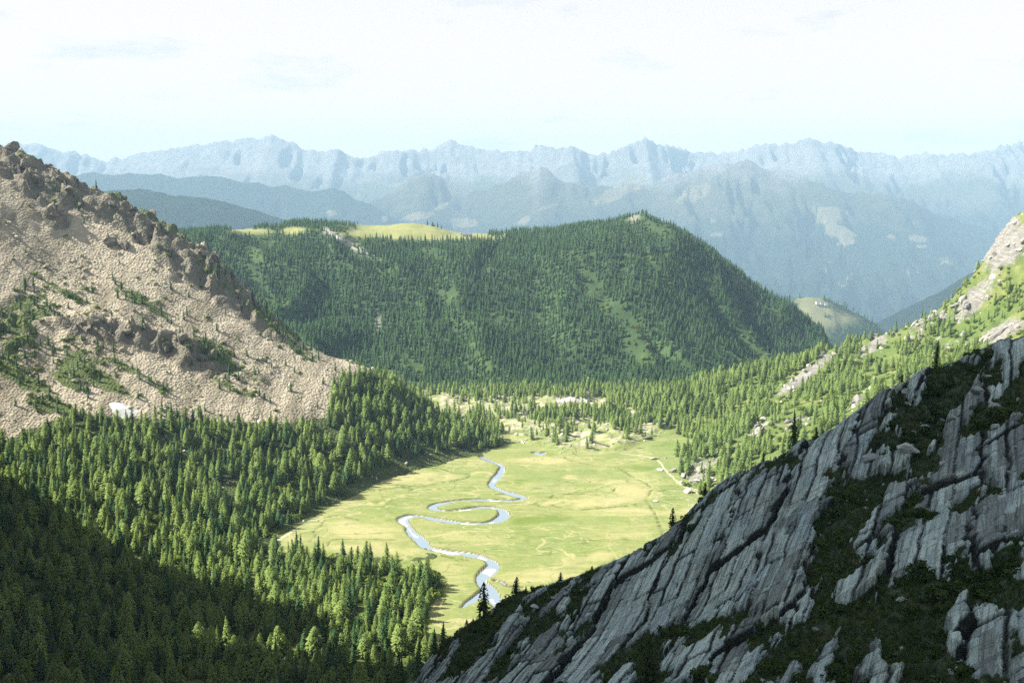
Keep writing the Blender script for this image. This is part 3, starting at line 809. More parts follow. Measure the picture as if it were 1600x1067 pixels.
# meadow-topped hill beyond, and the far ranges
X, Y = grid_xy(300, 1900, 1550, 3300, 8.0)
Z = zE(X, Y); px, py, _ = project(np.stack([X, Y, Z], -1))
ME = [(1275, 490, 34, 20, 25, 1.5), (1310, 497, 30, 8, 5, 1.2), (1260, 478, 12, 6, 0, .8)]
HE = Z
link("meadow_hill", grid_mesh("meadow_hill", X, Y, Z, dict(meadow=np.clip(blobs(px, py, ME), 0, 1), rock=.22 * np.clip(blobs(px, py, ME), 0, 1))), M_HILL, "structure")

FAR_MEAD = [(970, 298, 45, 12, -25, 1.2), (1085, 302, 30, 13, -25, 1.2), (1290, 335, 40, 13, 0, 1.2), (1310, 362, 26, 10, 15, 1.2), (1320, 378, 14, 5, 0, 1.0), (1435, 373, 18, 6, 8, 1.2), (1392, 370, 9, 4, 10, 1.0), (1440, 386, 12, 3, 0, 1.0), (725, 348, 22, 8, 0, 1.2), (690, 322, 16, 5, -20, 1.0),
            (655, 338, 22, 6, -5, 1.0), (860, 322, 18, 4, -15, .9), (820, 345, 12, 6, -30, .9), (518, 334, 9, 4, 10, 1.0), (600, 342, 8, 8, -50, .8), (1290, 418, 16, 5, 30, .8), (1325, 430, 14, 6, 20, .8), (1310, 442, 14, 5, 15, .8), (1430, 423, 16, 4, 0, .7), (1110, 345, 12, 6, 0, .9), (1118, 368, 12, 4, 0, .9), (1155, 356, 9, 2, 0, .8),
            (1480, 412, 30, 10, 45, .5), (1240, 430, 12, 6, 0, .7), (620, 290, 20, 6, -10, .6), (1200, 300, 20, 5, 0, .4), (1370, 440, 16, 3, 0, .6)]
X, Y = np.meshgrid(np.arange(-7200, 7201, 20.0), np.arange(1500, 11300, 32.0))
Z, lay, sp = zFar(X, Y)
px, py, _ = project(np.stack([X, Y, Z], -1))
fm = blobs(px, py, FAR_MEAD) + .12 * sstep(.1, .5, fbm(X / 900, Y / 900, 3, 111)) * (lay < 2)
hh = np.where(lay < 2, Z * 1.3, Z - 700)
link("far_mountains", grid_mesh("far_mountains", X, Y, Z, dict(meadow=fm, height=hh), keep=np.abs(X) < Y * .75 + 600), M_FAR, "structure")

# ------------------------------------------------------------------ haze
hv = bpy.data.materials.new("haze"); hv.use_nodes = True
ht = hv.node_tree; ht.nodes.clear()
ho = ht.nodes.new("ShaderNodeOutputMaterial"); hp = ht.nodes.new("ShaderNodeVolumePrincipled")
hp.inputs["Color"].default_value = (.50, .77, .98, 1); hp.inputs["Density"].default_value = 1.05e-4; hp.inputs["Anisotropy"].default_value = 0.0
ht.links.new(hp.outputs[0], ho.inputs["Volume"])
a0, a1 = np.array([-7800, -1200, -2300.]), np.array([7800, 11700, 500.])
hvv = [(x, y, z) for x in (a0[0], a1[0]) for y in (a0[1], a1[1]) for z in (a0[2], a1[2])]
hff = [(0, 1, 3, 2), (4, 6, 7, 5), (0, 4, 5, 1), (2, 3, 7, 6), (0, 2, 6, 4), (1, 5, 7, 3)]
hm = mesh_np("haze", hvv, hff)
link("haze", hm, hv, "stuff", "pale blue mountain haze filling the distance", "haze")

# ------------------------------------------------------------------ plant and rock shapes
def tri_mesh(name, V, T, mat_ids=None, mats=(), smooth=False, N=None):
    if N is not None:
        V, T, N = np.asarray(V), np.asarray(T), np.asarray(N)
        g = np.cross(V[T[:, 1]] - V[T[:, 0]], V[T[:, 2]] - V[T[:, 0]])
        fl = (g * N[T].mean(1)).sum(1) < 0
        T = np.where(fl[:, None], T[:, [0, 2, 1]], T); smooth = True
    me = mesh_np(name, V, T, smooth)
    if N is not None:
        me.normals_split_custom_set_from_vertices([tuple(v) for v in (N / np.linalg.norm(N, axis=1)[:, None])])
    for mt in mats: me.materials.append(mt)
    if mat_ids is not None:
        me.polygons.foreach_set("material_index", np.ascontiguousarray(mat_ids, np.int32))
    return me

def cone_trunk(H, r, lean=(0, 0), n=6):
    V, T = [], []
    zs = [-.6, H * .25, H * .6, H * .97]; rs = [r * 1.25, r * .85, r * .5, r * .1]
    for z, q in zip(zs, rs):
        for k in range(n):
            a = 2 * math.pi * k / n
            V.append((lean[0] * z / H + q * math.cos(a), lean[1] * z / H + q * math.sin(a), z))
    for i in range(3):
        for k in range(n):
            a, b = i * n + k, i * n + (k + 1) % n
            T += [(a, b, b + n), (a, b + n, a + n)]
    return np.array(V), np.array(T)

def conifer(seed, H=15., R=2.3, levels=13, low=.06, pw=.85, dens=1.0, ragged=.3, sprays=150):
    r = np.random.default_rng(seed)
    V, T = [], []
    lean = r.normal(0, .45, 2)
    lop = r.uniform(0, 6.28)
    def rad_at(t):
        return R * ((1 - t) ** pw + .025) * (1 if t > low + .14 else .72)
    for i in range(levels):
        t = low + (1 - low) * ((i + .2) / levels)
        z0 = H * t; rad = rad_at(t) * r.uniform(1 - ragged * .5, 1 + ragged * .35)
        nb = max(5, int((6 + 7 * (1 - t)) * dens)); a0 = r.uniform(0, 6.28)
        drop = H / levels * r.uniform(.35, .8)
        apex = len(V); V.append(np.array([lean[0] * t, lean[1] * t, z0 + H / levels * r.uniform(.9, 1.3)]))
        ring = []
        for b in range(nb):
            a = a0 + 6.283 * (b + r.normal(0, .16)) / nb
            ln = rad * r.uniform(1 - ragged, 1.15) * (1 + .15 * math.cos(a - lop))
            if r.random() < .07: ln *= .55
            m_ = a + 3.1416 / nb; lm = ln * r.uniform(.45, .72)
            V.append(np.array([lean[0] * t + math.cos(a) * ln, lean[1] * t + math.sin(a) * ln, z0 - drop * r.uniform(.5, 1.1)]))
            V.append(np.array([lean[0] * t + math.cos(m_) * lm, lean[1] * t + math.sin(m_) * lm, z0 + drop * r.uniform(-.1, .35)]))
            ring += [len(V) - 2, len(V) - 1]
        for b in range(len(ring)):
            T.append((apex, ring[b], ring[(b + 1) % len(ring)]))
    for k in range(sprays):
        t = low + (1 - low) * r.random() ** 1.25; a = r.uniform(0, 6.28); ln = rad_at(t) * r.uniform(.7, 1.08)
        c = np.array([lean[0] * t + math.cos(a) * ln, lean[1] * t + math.sin(a) * ln, H * t + r.uniform(-.2, .3)])
        out = np.array([math.cos(a), math.sin(a), r.normal(-.1, .3)]); side = np.array([-math.sin(a), math.cos(a), r.normal(0, .3)])
        q = (.22 + .17 * ln) * r.uniform(.7, 1.3); b = len(V)
        V += [c - out * q * .6 + side * q * .6, c - out * q * .5 - side * q * .6 + np.array([0, 0, q * .3]), c + out * q * .8 - np.array([0, 0, q * .25])]
        T.append((b, b + 1, b + 2))
    b = len(V)
    V += [np.array([lean[0], lean[1], H * 1.04]), np.array([lean[0] + .2, lean[1], H * .94]), np.array([lean[0] - .12, lean[1] + .17, H * .94]), np.array([lean[0] - .12, lean[1] - .17, H * .94])]
    T += [(b, b + 1, b + 2), (b, b + 2, b + 3), (b, b + 3, b + 1)]
    return np.array(V), np.array(T), cone_trunk(H, .22, lean)

def bush(seed, R=1.6, n=230, flat=.8):
    r = np.random.default_rng(seed)
    lobes = [(np.array([r.normal(0, .5) * R, r.normal(0, .5) * R, R * flat * r.uniform(.35, .85)]), R * r.uniform(.45, .75)) for _ in range(6)]
    V, T = [], []
    for k in range(n):
        c0, q = lobes[k % 6]
        d = r.normal(0, 1, 3); d /= np.linalg.norm(d)
        c = c0 + d * q * r.uniform(.7, 1.05) * np.array([1, 1, .8])
        if c[2] < -.1: c[2] = abs(c[2]) * .3
        a = r.normal(0, 1, 3); a -= d * (a @ d) * .6; a /= np.linalg.norm(a); b = np.cross(a, d) + r.normal(0, .3, 3)
        s = R * r.uniform(.13, .24); i = len(V)
        V += [c + a * s, c - a * s * .6 + b * s, c - a * s * .6 - b * s]; T.append((i, i + 1, i + 2))
    V = np.array(V); c0 = np.array([0, 0, R * flat * .35])
    return V, np.array(T), V - c0 + r.normal(0, R * .3, V.shape) + np.array([0, 0, R * .2])

_ico = None
def ico(sub):
    import bmesh
    bm = bmesh.new(); bmesh.ops.create_icosphere(bm, subdivisions=sub, radius=1.0)
    V = np.array([v.co[:] for v in bm.verts]); T = np.array([[v.index for v in f.verts] for f in bm.faces]); bm.free()
    return V, T
def stone(seed, sub=2, cuts=7, sq=(1, .8, .65), rough=.06):
    r = np.random.default_rng(seed); V, T = ico(sub); V = V.copy()
    for k in range(cuts):                       # planes that shear the block into facets
        d = r.normal(0, 1, 3); d /= np.linalg.norm(d); h = r.uniform(.45, .85)
        e = V @ d - h
        V -= np.outer(np.clip(e, 0, None), d)
    V += r.normal(0, rough, V.shape) * .5
    V *= np.array(sq) * r.uniform(.85, 1.15, 3)
    return V, T

PROTO = {}
def proto_tree(kind, k, leaf, **kw):
    V, T, (tv, tt) = conifer(hash((kind, k)) % 1000 if False else {"larch": 100, "spruce": 200, "pine": 300}[kind] + k, **kw)
    rn = np.random.default_rng(k + 900)
    def nor(Q, j): return np.column_stack([Q[:, 0], Q[:, 1], 0 * Q[:, 0]]) / (np.hypot(Q[:, 0], Q[:, 1])[:, None] + .15) + np.array([0, 0, 1.2]) + rn.normal(0, j, Q.shape)
    n1, n2 = nor(V, .33), nor(tv, .0)
    crown = tri_mesh(f"{kind}_crown", V, T, None, (leaf,), N=n1)
    trunk = tri_mesh(f"{kind}_trunk", tv, tt, None, (M_BARK,))
    both = tri_mesh(f"{kind}_whole", np.vstack([V, tv]), np.vstack([T, tt + len(V)]), [0] * len(T) + [1] * len(tt), (leaf, M_BARK), N=np.vstack([n1, n2]))
    PROTO.setdefault(kind, []).append((crown, trunk, both))
for k in range(8):
    proto_tree("larch", k, M_LARCH, R=(2.6, 3.3, 4.0, 3.0, 4.3, 3.6, 2.9, 3.8)[k], levels=10 + k % 5, pw=(.85, .6, .5, .7, .58, .42, .95, .66)[k], ragged=(.4, .55, .6, .45, .65, .5, .5, .6)[k], low=(.03, .06, .1, .04, .08, .05, .14, .03)[k], sprays=420)
    proto_tree("spruce", k, M_SPRUCE, R=2.8 + .35 * (k % 3), levels=11 + k, pw=.72 + .08 * (k % 2), ragged=.45, low=.03, sprays=260)
for k in range(4):
    proto_tree("pine", k, M_PINE, R=3.2 + .4 * k, levels=10 + k, pw=.55, ragged=.55, low=.05, sprays=420)

hidden = bpy.data.collections.new("source_shapes")
def source(name, meshes):
    c = bpy.data.collections.new(name)
    for i, me in enumerate(meshes):
        o = bpy.data.objects.new(f"{name}_{i:02d}", me); c.objects.link(o)
    return c
SRC = dict(larch=source("larch_shapes", [t[2] for t in PROTO["larch"]]), spruce=source("spruce_shapes", [t[2] for t in PROTO["spruce"]]),
           pine=source("pine_shapes", [t[2] for t in PROTO["pine"]]))
def bush_mesh(name, mat, *a):
    V, T, N = bush(*a)
    return tri_mesh(name, V, T, None, (mat,), N=N)
BUSHES = [bush_mesh("bush_leaves", M_SHRUB, 400 + k) for k in range(5)]
DBUSH = [bush_mesh("dwarf_bush_leaves", M_TURF, 450 + k, 1.0, 200, .6) for k in range(4)]
SRC["bush"] = source("bush_shapes", BUSHES); SRC["dbush"] = source("dwarf_bush_shapes", DBUSH)
def tuft(seed):
    r = np.random.default_rng(seed); V, T = [], []
    for k in range(26):
        a = r.uniform(0, 6.28); o = r.normal(0, .28, 2); h = r.uniform(.35, .8); l = r.uniform(.15, .5); w = .05
        i = len(V)
        V += [(o[0] - w * math.sin(a), o[1] + w * math.cos(a), -.1), (o[0] + w * math.sin(a), o[1] - w * math.cos(a), -.1), (o[0] + l * math.cos(a), o[1] + l * math.sin(a), h)]
        T.append((i, i + 1, i + 2))
    return np.array(V), np.array(T)
SRC["tuft"] = source("tuft_shapes", [tri_mesh("tuft_blades", *tuft(500 + k), None, (M_TURF,)) for k in range(4)])
def stones(name, mat, n, s0, **kw):
    return [tri_mesh(name, *stone(s0 + k, **kw), None, (mat,)) for k in range(n)]
ST_SCREE = stones("scree_stone", M_STONE, 7, 600); ST_PALE = stones("pale_stone", M_PALE, 7, 620); ST_GREY = stones("grey_stone", M_GREY, 7, 640, sub=2, cuts=16, rough=.10)
ST_CRAG = stones("crag_block", M_CRAG, 6, 660, sub=2, cuts=14, sq=(1, .7, 1.1), rough=.16)
ST_SLOPE = stones("outcrop_block", mat_rock("outcrop_stone", (.20, .195, .17), (.43, .41, .36)), 6, 680, sub=2, cuts=12, sq=(1.3, .6, .5), rough=.10)
SRC["stone"] = source("stone_shapes", ST_SCREE); SRC["pale"] = source("pale_stone_shapes", ST_PALE); SRC["grey"] = source("grey_stone_shapes", [stones_me for stones_me in ST_GREY])

def gn_group():
    g = bpy.data.node_groups.new("scatter", 'GeometryNodeTree')
    g.interface.new_socket("Geometry", in_out='INPUT', socket_type='NodeSocketGeometry')
    g.interface.new_socket("Shapes", in_out='INPUT', socket_type='NodeSocketCollection')
    g.interface.new_socket("Geometry", in_out='OUTPUT', socket_type='NodeSocketGeometry')
    N, L = g.nodes, g.links
    gi, go = N.new("NodeGroupInput"), N.new("NodeGroupOutput")
    ci = N.new("GeometryNodeCollectionInfo"); ci.inputs["Separate Children"].default_value = True; ci.inputs["Reset Children"].default_value = True
    ip = N.new("GeometryNodeInstanceOnPoints"); ip.inputs["Pick Instance"].default_value = True
    def na(nm, ty):
        a = N.new("GeometryNodeInputNamedAttribute"); a.data_type = ty; a.inputs["Name"].default_value = nm
        return a.outputs["Attribute"]
    L.new(gi.outputs[0], ip.inputs["Points"]); L.new(gi.outputs[1], ci.inputs["Collection"]); L.new(ci.outputs[0], ip.inputs["Instance"])
    L.new(na("pick", 'INT'), ip.inputs["Instance Index"]); L.new(na("turn", 'FLOAT_VECTOR'), ip.inputs["Rotation"]); L.new(na("size", 'FLOAT_VECTOR'), ip.inputs["Scale"])
    L.new(ip.outputs[0], go.inputs[0])
    return g
GN = gn_group()
def scatter(name, P, src, size, turn, label, cat, seed=1):
    n = len(P); r = np.random.default_rng(seed)
    me = bpy.data.meshes.new(name); me.vertices.add(n); me.vertices.foreach_set("co", np.ascontiguousarray(P, np.float32).ravel())
    size = np.asarray(size, np.float32)
    if size.ndim == 1: size = np.repeat(size[:, None], 3, 1)
    a = me.attributes.new("size", 'FLOAT_VECTOR', 'POINT'); a.data.foreach_set("vector", np.ascontiguousarray(size).ravel())
    a = me.attributes.new("turn", 'FLOAT_VECTOR', 'POINT'); a.data.foreach_set("vector", np.ascontiguousarray(turn, np.float32).ravel())
    a = me.attributes.new("pick", 'INT', 'POINT'); a.data.foreach_set("value", r.integers(0, len(SRC[src].objects), n).astype(np.int32))
    o = link(name, me, None, "stuff", label, cat)
    md = o.modifiers.new("scatter", 'NODES'); md.node_group = GN
    for it in GN.interface.items_tree:
        if getattr(it, "in_out", "") == 'INPUT' and it.name == "Shapes": md[it.identifier] = SRC[src]
    return o

def jgrid(x0, x1, y0, y1, cell, seed):
    r = np.random.default_rng(seed)
    X, Y = np.meshgrid(np.arange(x0, x1, cell), np.arange(y0, y1, cell))
    x = X.ravel() + r.uniform(-.48, .48, X.size) * cell; y = Y.ravel() + r.uniform(-.48, .48, X.size) * cell
    return x, y, r
def yaw(n, r, tilt=.0):
    return np.column_stack([r.normal(0, tilt, n), r.normal(0, tilt, n), r.uniform(0, 6.283, n)])
def tumble(n, r):
    return np.column_stack([r.normal(0, .5, n), r.normal(0, .5, n), r.uniform(0, 6.283, n)])
def crop(P, x0=-70, x1=1670, y1=1150):
    px, py, dp = project(P)
    return (px > x0) & (px < x1) & (py < y1), px, py

# ---- wood below the scree
x, y, r = jgrid(-420, 20, 300, 790, 4.5, 31)
z = zB(x, y); zp = zP(x, y, False); z = np.maximum(z, zp - .3)
P = np.column_stack([x, y, z]); k, px, py = crop(P)
k &= in_poly(px, py, FOREST_L) & (r.random(len(x)) < .93)
clear = fbm(x / 30, y / 30, 3, 201); k &= clear > -.8
k &= seg_dist(x, y, TRACK) > 4.5
k &= blobs(px, py, [(562, 965, 12, 14, 0, 1), (538, 915, 10, 10, 0, 1), (40, 905, 40, 8, 20, .8), (150, 720, 18, 6, 0, 1.), (360, 770, 22, 30, 30, .8)]) < .55
P, px, py, x, y = P[k], px[k], py[k], x[k], y[k]
hgt = (4.5 + 12.0 * r.beta(2.0, 2.3, len(P))) * (1 - .25 * sstep(700, 640, py) * (px < 500))
isb = (r.random(len(P)) < .05 + .35 * sstep(0, .35, fbm(x / 35, y / 35, 2, 207))) & (py > 690)
WOOD = dict(P=P, px=px, py=py, h=hgt, bush=isb)
rr = r

# ---- far hill wood
x, y, r = jgrid(-680, 620, 905, 1480, 4.8, 37)
z = zA(x, y); P = np.column_stack([x, y, z]); k, px, py = crop(P, -20, 1620)
k &= z > fzmax(x, y, "A") - 1
den = .97 - .95 * sstep(.30, .55, fbm(x / 55 + .5 * y / 55, y / 140, 3, 211)) - 1.4 * meadow_A(x, y, px, py)
den += blobs(px, py, [(690, 352, 60, 6, 8, 1.6), (790, 368, 30, 8, 0, 1.)])
den -= blobs(px, py, ROCK_A) * 1.0
k &= r.random(len(x)) < den
P = P[k]; px = px[k]; py = py[k]
hh = (5.5 + 8 * r.beta(2, 2, len(P))) * (1 - .3 * sstep(400, 350, py))
scatter("hill_forest", P, "spruce", hh / 15, yaw(len(P), r, .03), "dense dark green conifer forest covering the rounded hill", "forest", 3)
x, y, r = jgrid(-600, 560, 930, 1420, 6.0, 38)
z = zA(x, y); P = np.column_stack([x, y, z]); k, px, py = crop(P, -20, 1620)
k &= (z > fzmax(x, y, "A") - 1) & (r.random(len(x)) < .55 * sstep(.2, .45, fbm(x / 55 + .5 * y / 55, y / 140, 3, 211)) * (1 - meadow_A(x, y, px, py)))
P = P[k]
scatter("hill_undergrowth", P, "bush", r.uniform(.7, 1.7, len(P)), yaw(len(P), r), "bright green thickets in the gaps of the hill forest", "undergrowth", 4)

# ---- meadow hill wood
x, y, r = jgrid(350, 1500, 1750, 2750, 9.5, 41)
z = zE(x, y); P = np.column_stack([x, y, z]); k, px, py = crop(P, 1100, 1500)
k &= r.random(len(x)) < .95 - 2.2 * blobs(px, py, ME)
P = P[k]
scatter("meadow_hill_forest", P, "spruce", r.uniform(9, 17, len(P)) / 15, yaw(len(P), r), "bluish conifer forest around the straw-coloured clearing", "forest", 5)

# ---- right slope: conifers, thickets and blocks
x, y, r = jgrid(60, 560, 330, 960, 4.6, 43)
z = zC(x, y); P = np.column_stack([x, y, z]); k, px, py = crop(P, 880, 1680)
k &= z > fzmax(x, y, "C") - .6
den = .55 + .6 * sstep(1240, 1080, px) * sstep(800, 700, py) + .5 * sstep(26, 8, np.abs(py - np.interp(px, [950, 1100, 1290, 1400, 1530], [634, 600, 562, 536, 468]))) - .9 * np.clip(blobs(px, py, C_ROCKS), 0, 1)
den *= sstep(-.45, .25, fbm(x / 28, y / 28, 3, 221) + .25 * (px < 1200)); den *= 1 - .8 * sstep(1500, 1560, px) * sstep(470, 430, py)
k &= r.random(len(x)) < den
P, px, py = P[k], px[k], py[k]
scatter("slope_conifers", P, "larch", r.uniform(6, 13.5, len(P)) * (1 - .3 * sstep(1250, 1500, px)) / 15, yaw(len(P), r, .04), "light green conifers climbing the sunlit right-hand slope", "forest", 6)
x, y, r = jgrid(60, 560, 330, 960, 3.6, 44)
z = zC(x, y); P = np.column_stack([x, y, z]); k, px, py = crop(P, 900, 1680)
k &= (z > fzmax(x, y, "C") - .6) & (r.random(len(x)) < (.72 - .8 * np.clip(blobs(px, py, C_ROCKS), 0, 1)) * sstep(-.35, .3, fbm(x / 22, y / 22, 3, 225)))
P = P[k]
scatter("slope_thickets", P, "bush", r.uniform(.5, 1.35, len(P)), yaw(len(P), r), "yellow-green thickets of dwarf alder on the sunlit slope", "thicket", 7)
x, y, r = jgrid(60, 560, 400, 960, 4.0, 45)
z = zC(x, y); P = np.column_stack([x, y, z]); k, px, py = crop(P, 900, 1680)
cr = np.clip(blobs(px, py, C_ROCKS), 0, 1)
k &= (z > fzmax(x, y, "C") - .6) & (r.random(len(x)) < .05 + .28 * cr)
P, cr = P[k], cr[k]
scatter("slope_rubble", P, "pale", (.5 + 2.2 * r.random(len(P)) ** 4) * (1 + .5 * cr), tumble(len(P), r), "pale rubble strewn over the sunlit slope", "rubble", 8)

# ---- boulder field and groves at the far end of the plain
BUSH_SRC = []
GROVES = [(870, 650, 95, 8, 0, 1.0), (900, 645, 60, 7, 0, .8), (965, 660, 40, 12, 20, 1.0), (875, 668, 26, 10, 10, 1.2), (945, 650, 40, 8, 0, .8), (1010, 655, 60, 10, 0, .9), (1050, 660, 35, 14, 0, 1.0), (775, 640, 40, 3, 0, .7), (840, 612, 90, 9, 0, 1.6), (770, 622, 50, 6, 0, 1.0), (975, 620, 35, 12, -20, 1.2), (780, 672, 14, 8, 0, .8), (920, 612, 50, 8, 0, 1.2), (750, 660, 20, 14, 20, .9)]
NOGO = [(900, 630, 36, 5, 0, 1.5), (770, 638, 30, 3, 0, 1.5), (942, 628, 10, 6, -30, 1.2)]
x, y, r = jgrid(-190, 200, 700, 945, 3.8, 47)
z = zP(x, y, False); P = np.column_stack([x, y, z]); k, px, py = crop(P)
k &= (z > np.maximum(zB(x, y), zC(x, y)) - .8) & (boulder_zone(x, y) > .5) & (r.random(len(x)) < .06 + .8 * blobs(px, py, GROVES) * .65 + .5 * sstep(905, 925, y + 9 * noise(x / 15, y / 15, 251)) - blobs(px, py, NOGO))
P = P[k]
scatter("valley_groves", P, "larch", r.uniform(4.5, 11, len(P)) / 15, yaw(len(P), r, .03), "small conifer groves among the boulders at the far end of the plain", "grove", 9)
x, y, r = jgrid(-60, 200, 690, 960, 2.3, 48)
z = zP(x, y, False); P = np.column_stack([x, y, z]); k, px, py = crop(P)
k &= (z > np.maximum(zB(x, y), zC(x, y)) - .8) & (r.random(len(x)) < .42 * boulder_zone(x, y) * sstep(-.4, .4, fbm(x / 18, y / 18, 3, 231)) - blobs(px, py, NOGO))
P = P[k]; s = .25 + 1.5 * r.random(len(P)) ** 5
scatter("boulder_field", P, "pale", s, tumble(len(P), r), "pale boulder field across the far end of the plain", "boulders", 10)
# stones along the track and the right-hand rim of the plain
x, y, r = jgrid(-170, 160, 440, 800, 2.0, 49)
k = (seg_dist(x, y, TRACK) < 9) & (r.random(len(x)) < .12); pz = np.zeros(len(x))
px, py, _ = project(np.column_stack([x, y, np.full(len(x), LEVEL)]))
k |= (px > 1020) & (py > 700) & (r.random(len(x)) < .22 * sstep(1030, 1085, px))
k &= riv_info(x, y) > 2
x, y = x[k], y[k]; P = np.column_stack([x, y, np.maximum(np.maximum(zP(x, y, False), zB(x, y)), zC(x, y))])
scatter("rim_stones", P, "pale", .2 + .9 * r.random(len(P)) ** 4, tumble(len(P), r), "loose pale stones along the rim of the meadow", "stones", 11)

# ---- scree
x, y, r = jgrid(-520, 20, 540, 900, 1.55, 51)
z = zB(x, y); P = np.column_stack([x, y, z]); k, px, py = crop(P, -30, 640)
gre = blobs(px, py, GREEN_B)
k &= in_poly(px, py, SC_POLY) & (r.random(len(x)) < .92 - .8 * gre - .75 * np.clip(blobs(px, py, CRAG_MASK), 0, 1) - .75 * sstep(.05, .32, fbm(x / 16 + y / 28, y / 110, 3, 235)))
P = P[k]; py = py[k]
zone = sstep(-.35, .45, fbm(P[:, 0] / 45 - P[:, 1] / 70, P[:, 1] / 30 + P[:, 0] / 30, 3, 261))
s = (.22 + .62 * r.random(len(P)) ** 3) * (.5 + .85 * zone) + 2.8 * r.random(len(P)) ** 30 * zone
scatter("scree", P, "stone", s, tumble(len(P), r), "tan scree of broken stones covering the left mountainside", "scree", 12)
x, y, r = jgrid(-520, 20, 540, 900, 3.6, 52)
z = zB(x, y); P = np.column_stack([x, y, z]); k, px, py = crop(P, -30, 640)
k &= in_poly(px, py, SC_POLY) & (r.random(len(x)) < .025 + .75 * blobs(px, py, GREEN_B))
P, py = P[k], py[k]; n = len(P); half = r.random(n) < .5
scatter("scree_shrubs", P[half], "bush", r.uniform(.4, 1.3, half.sum()), yaw(half.sum(), r), "low green shrubs in streaks across the scree", "shrubs", 13)
scatter("scree_conifers", P[~half], "spruce", r.uniform(3, 8.5, (~half).sum()) / 15, yaw((~half).sum(), r), "scattered small conifers on the scree", "conifers", 14)

# ---- slab turf
x, y, r = jgrid(-80, 180, 55, 262, .72, 53)
base, rock, _, _ = slab_parts(x, y)
k = (rock < .45) & (r.random(len(x)) < .8)
x, y = x[k], y[k]; P = np.column_stack([x, y, zD(x, y)]); k, px, py = crop(P, 560, 1960, 1300)
P = P[k]
scatter("turf", P, "tuft", r.uniform(.6, 1.25, len(P)), yaw(len(P), r, .25), "dark turf growing on the ledges between the shaded slabs", "turf", 15)
x, y, r = jgrid(-80, 180, 55, 262, 1.7, 54)
base, rock, _, _ = slab_parts(x, y)
k = (rock < .3) & (r.random(len(x)) < .75 * sstep(-.2, .4, fbm(x / 9, y / 9, 3, 241)))
x, y = x[k], y[k]; P = np.column_stack([x, y, zD(x, y)]); k, px, py = crop(P, 560, 1960, 1300); P = P[k]
scatter("dwarf_shrubs", P, "dbush", r.uniform(.4, 1.5, len(P)), yaw(len(P), r), "dark dwarf shrubs huddled in the shaded hollows of the slabs", "shrubs", 16)
x, y, r = jgrid(-80, 180, 55, 262, 1.6, 56)
base, rock, _, _ = slab_parts(x, y)
k = (r.random(len(x)) < .05 + .05 * (rock < .4))
x, y = x[k], y[k]; P = np.column_stack([x, y, zD(x, y)]); k, px, py = crop(P, 560, 1960, 1300); P = P[k]
scatter("slab_rubble", P, "grey", .12 + .5 * r.random(len(P)) ** 4, tumble(len(P), r), "small grey stones lying on the shaded slabs and turf", "stones", 17)

# ------------------------------------------------------------------ single things
def empty(name, loc, label, cat, group=None, rz=0.0):
    o = bpy.data.objects.new(name, None); o.empty_display_size = .5
    o.location = tuple(float(v) for v in loc); o.rotation_euler = (0, 0, float(rz))
    o["label"] = label; o["category"] = cat
    if group: o["group"] = group
    col.objects.link(o); return o

def place_tree(kind, loc, h, label, group=None, k=0, rz=0.0, wide=1.0):
    crown, trunk, _ = PROTO[kind][k % len(PROTO[kind])]
    o = empty(f"{kind}_tree", loc, label, "tree", group, rz)
    s = h / 15.0; o.scale = (s * wide, s * wide, s)
    for nm, me in (("trunk", trunk), ("crown", crown)):
        c = bpy.data.objects.new(nm, me); c.parent = o; col.objects.link(c)
    return o

def where(qx, qy, marks):
    d = [math.hypot((qx - a) , (qy - b) * 1.4) for a, b, _ in marks]; i = int(np.argmin(d)); a, b, nm = marks[i]
    dx, dy = qx - a, (qy - b) * 1.4
    if d[i] < 14: return "at " + nm
    if abs(dx) > abs(dy) * 1.8: rel = "left of" if dx < 0 else "right of"
    elif abs(dy) > abs(dx) * 1.8: rel = "above" if dy < 0 else "below"
    else: rel = ("up and " if dy < 0 else "down and ") + ("left from" if dx < 0 else "right from")
    return ("just " if d[i] < 45 else "") + rel + " " + nm
def bulk(v, lo, hi, words=("small", "middling", "large")):
    return words[0] if v < lo + (hi - lo) * .33 else (words[1] if v < lo + (hi - lo) * .66 else words[2])
WOOD_MARKS = [(562, 962, "the stony gap in the wood"), (538, 912, "the little rocky opening in the wood"), (680, 900, "the wood's tip on the meadow"), (520, 1050, "the sunlit patch at the lower edge"), (40, 905, "the pale strip at the left edge"), (50, 1050, "the picture's lower left corner"),
              (180, 960, "the dark middle of the shaded wood"), (330, 1000, "the densest shaded stand"), (420, 945, "the bend of the shade's edge"), (650, 1030, "the dark spruces by the slabs"), (300, 1060, "the lower edge's shaded middle"), (640, 960, "the bare bank beside the meadow"), (335, 885, "the brightest sunlit stand"), (450, 905, "the sunlit slope above the shade's bend"), (230, 845, "the shade's upper edge"), (390, 910, "the tallest sunlit crowns"), (480, 945, "the sunlit rim of the shade"), (600, 905, "the last trees before the stream"), (120, 870, "the shade's dim upper fringe")]
CRAG_MARKS = [(10, 240, "the mountain's top"), (85, 272, "the first skyline shoulder"), (140, 300, "the second skyline shoulder"), (200, 330, "the dark skyline teeth"), (245, 372, "the step in the skyline"), (300, 400, "the lower skyline crags"), (360, 450, "the skyline's last steep drop"), (410, 495, "the dark foot of the skyline"), (450, 520, "the green foot of the ridge"), (385, 475, "the shadowed step above the scree's edge"), (90, 345, "the lone shadowed crag of the upper scree"),
              (130, 510, "the dark rock band's left end"), (200, 520, "the dark rock band's right end"), (300, 550, "the twin crags above the snow"), (20, 510, "the green-streaked crag at the left edge")]
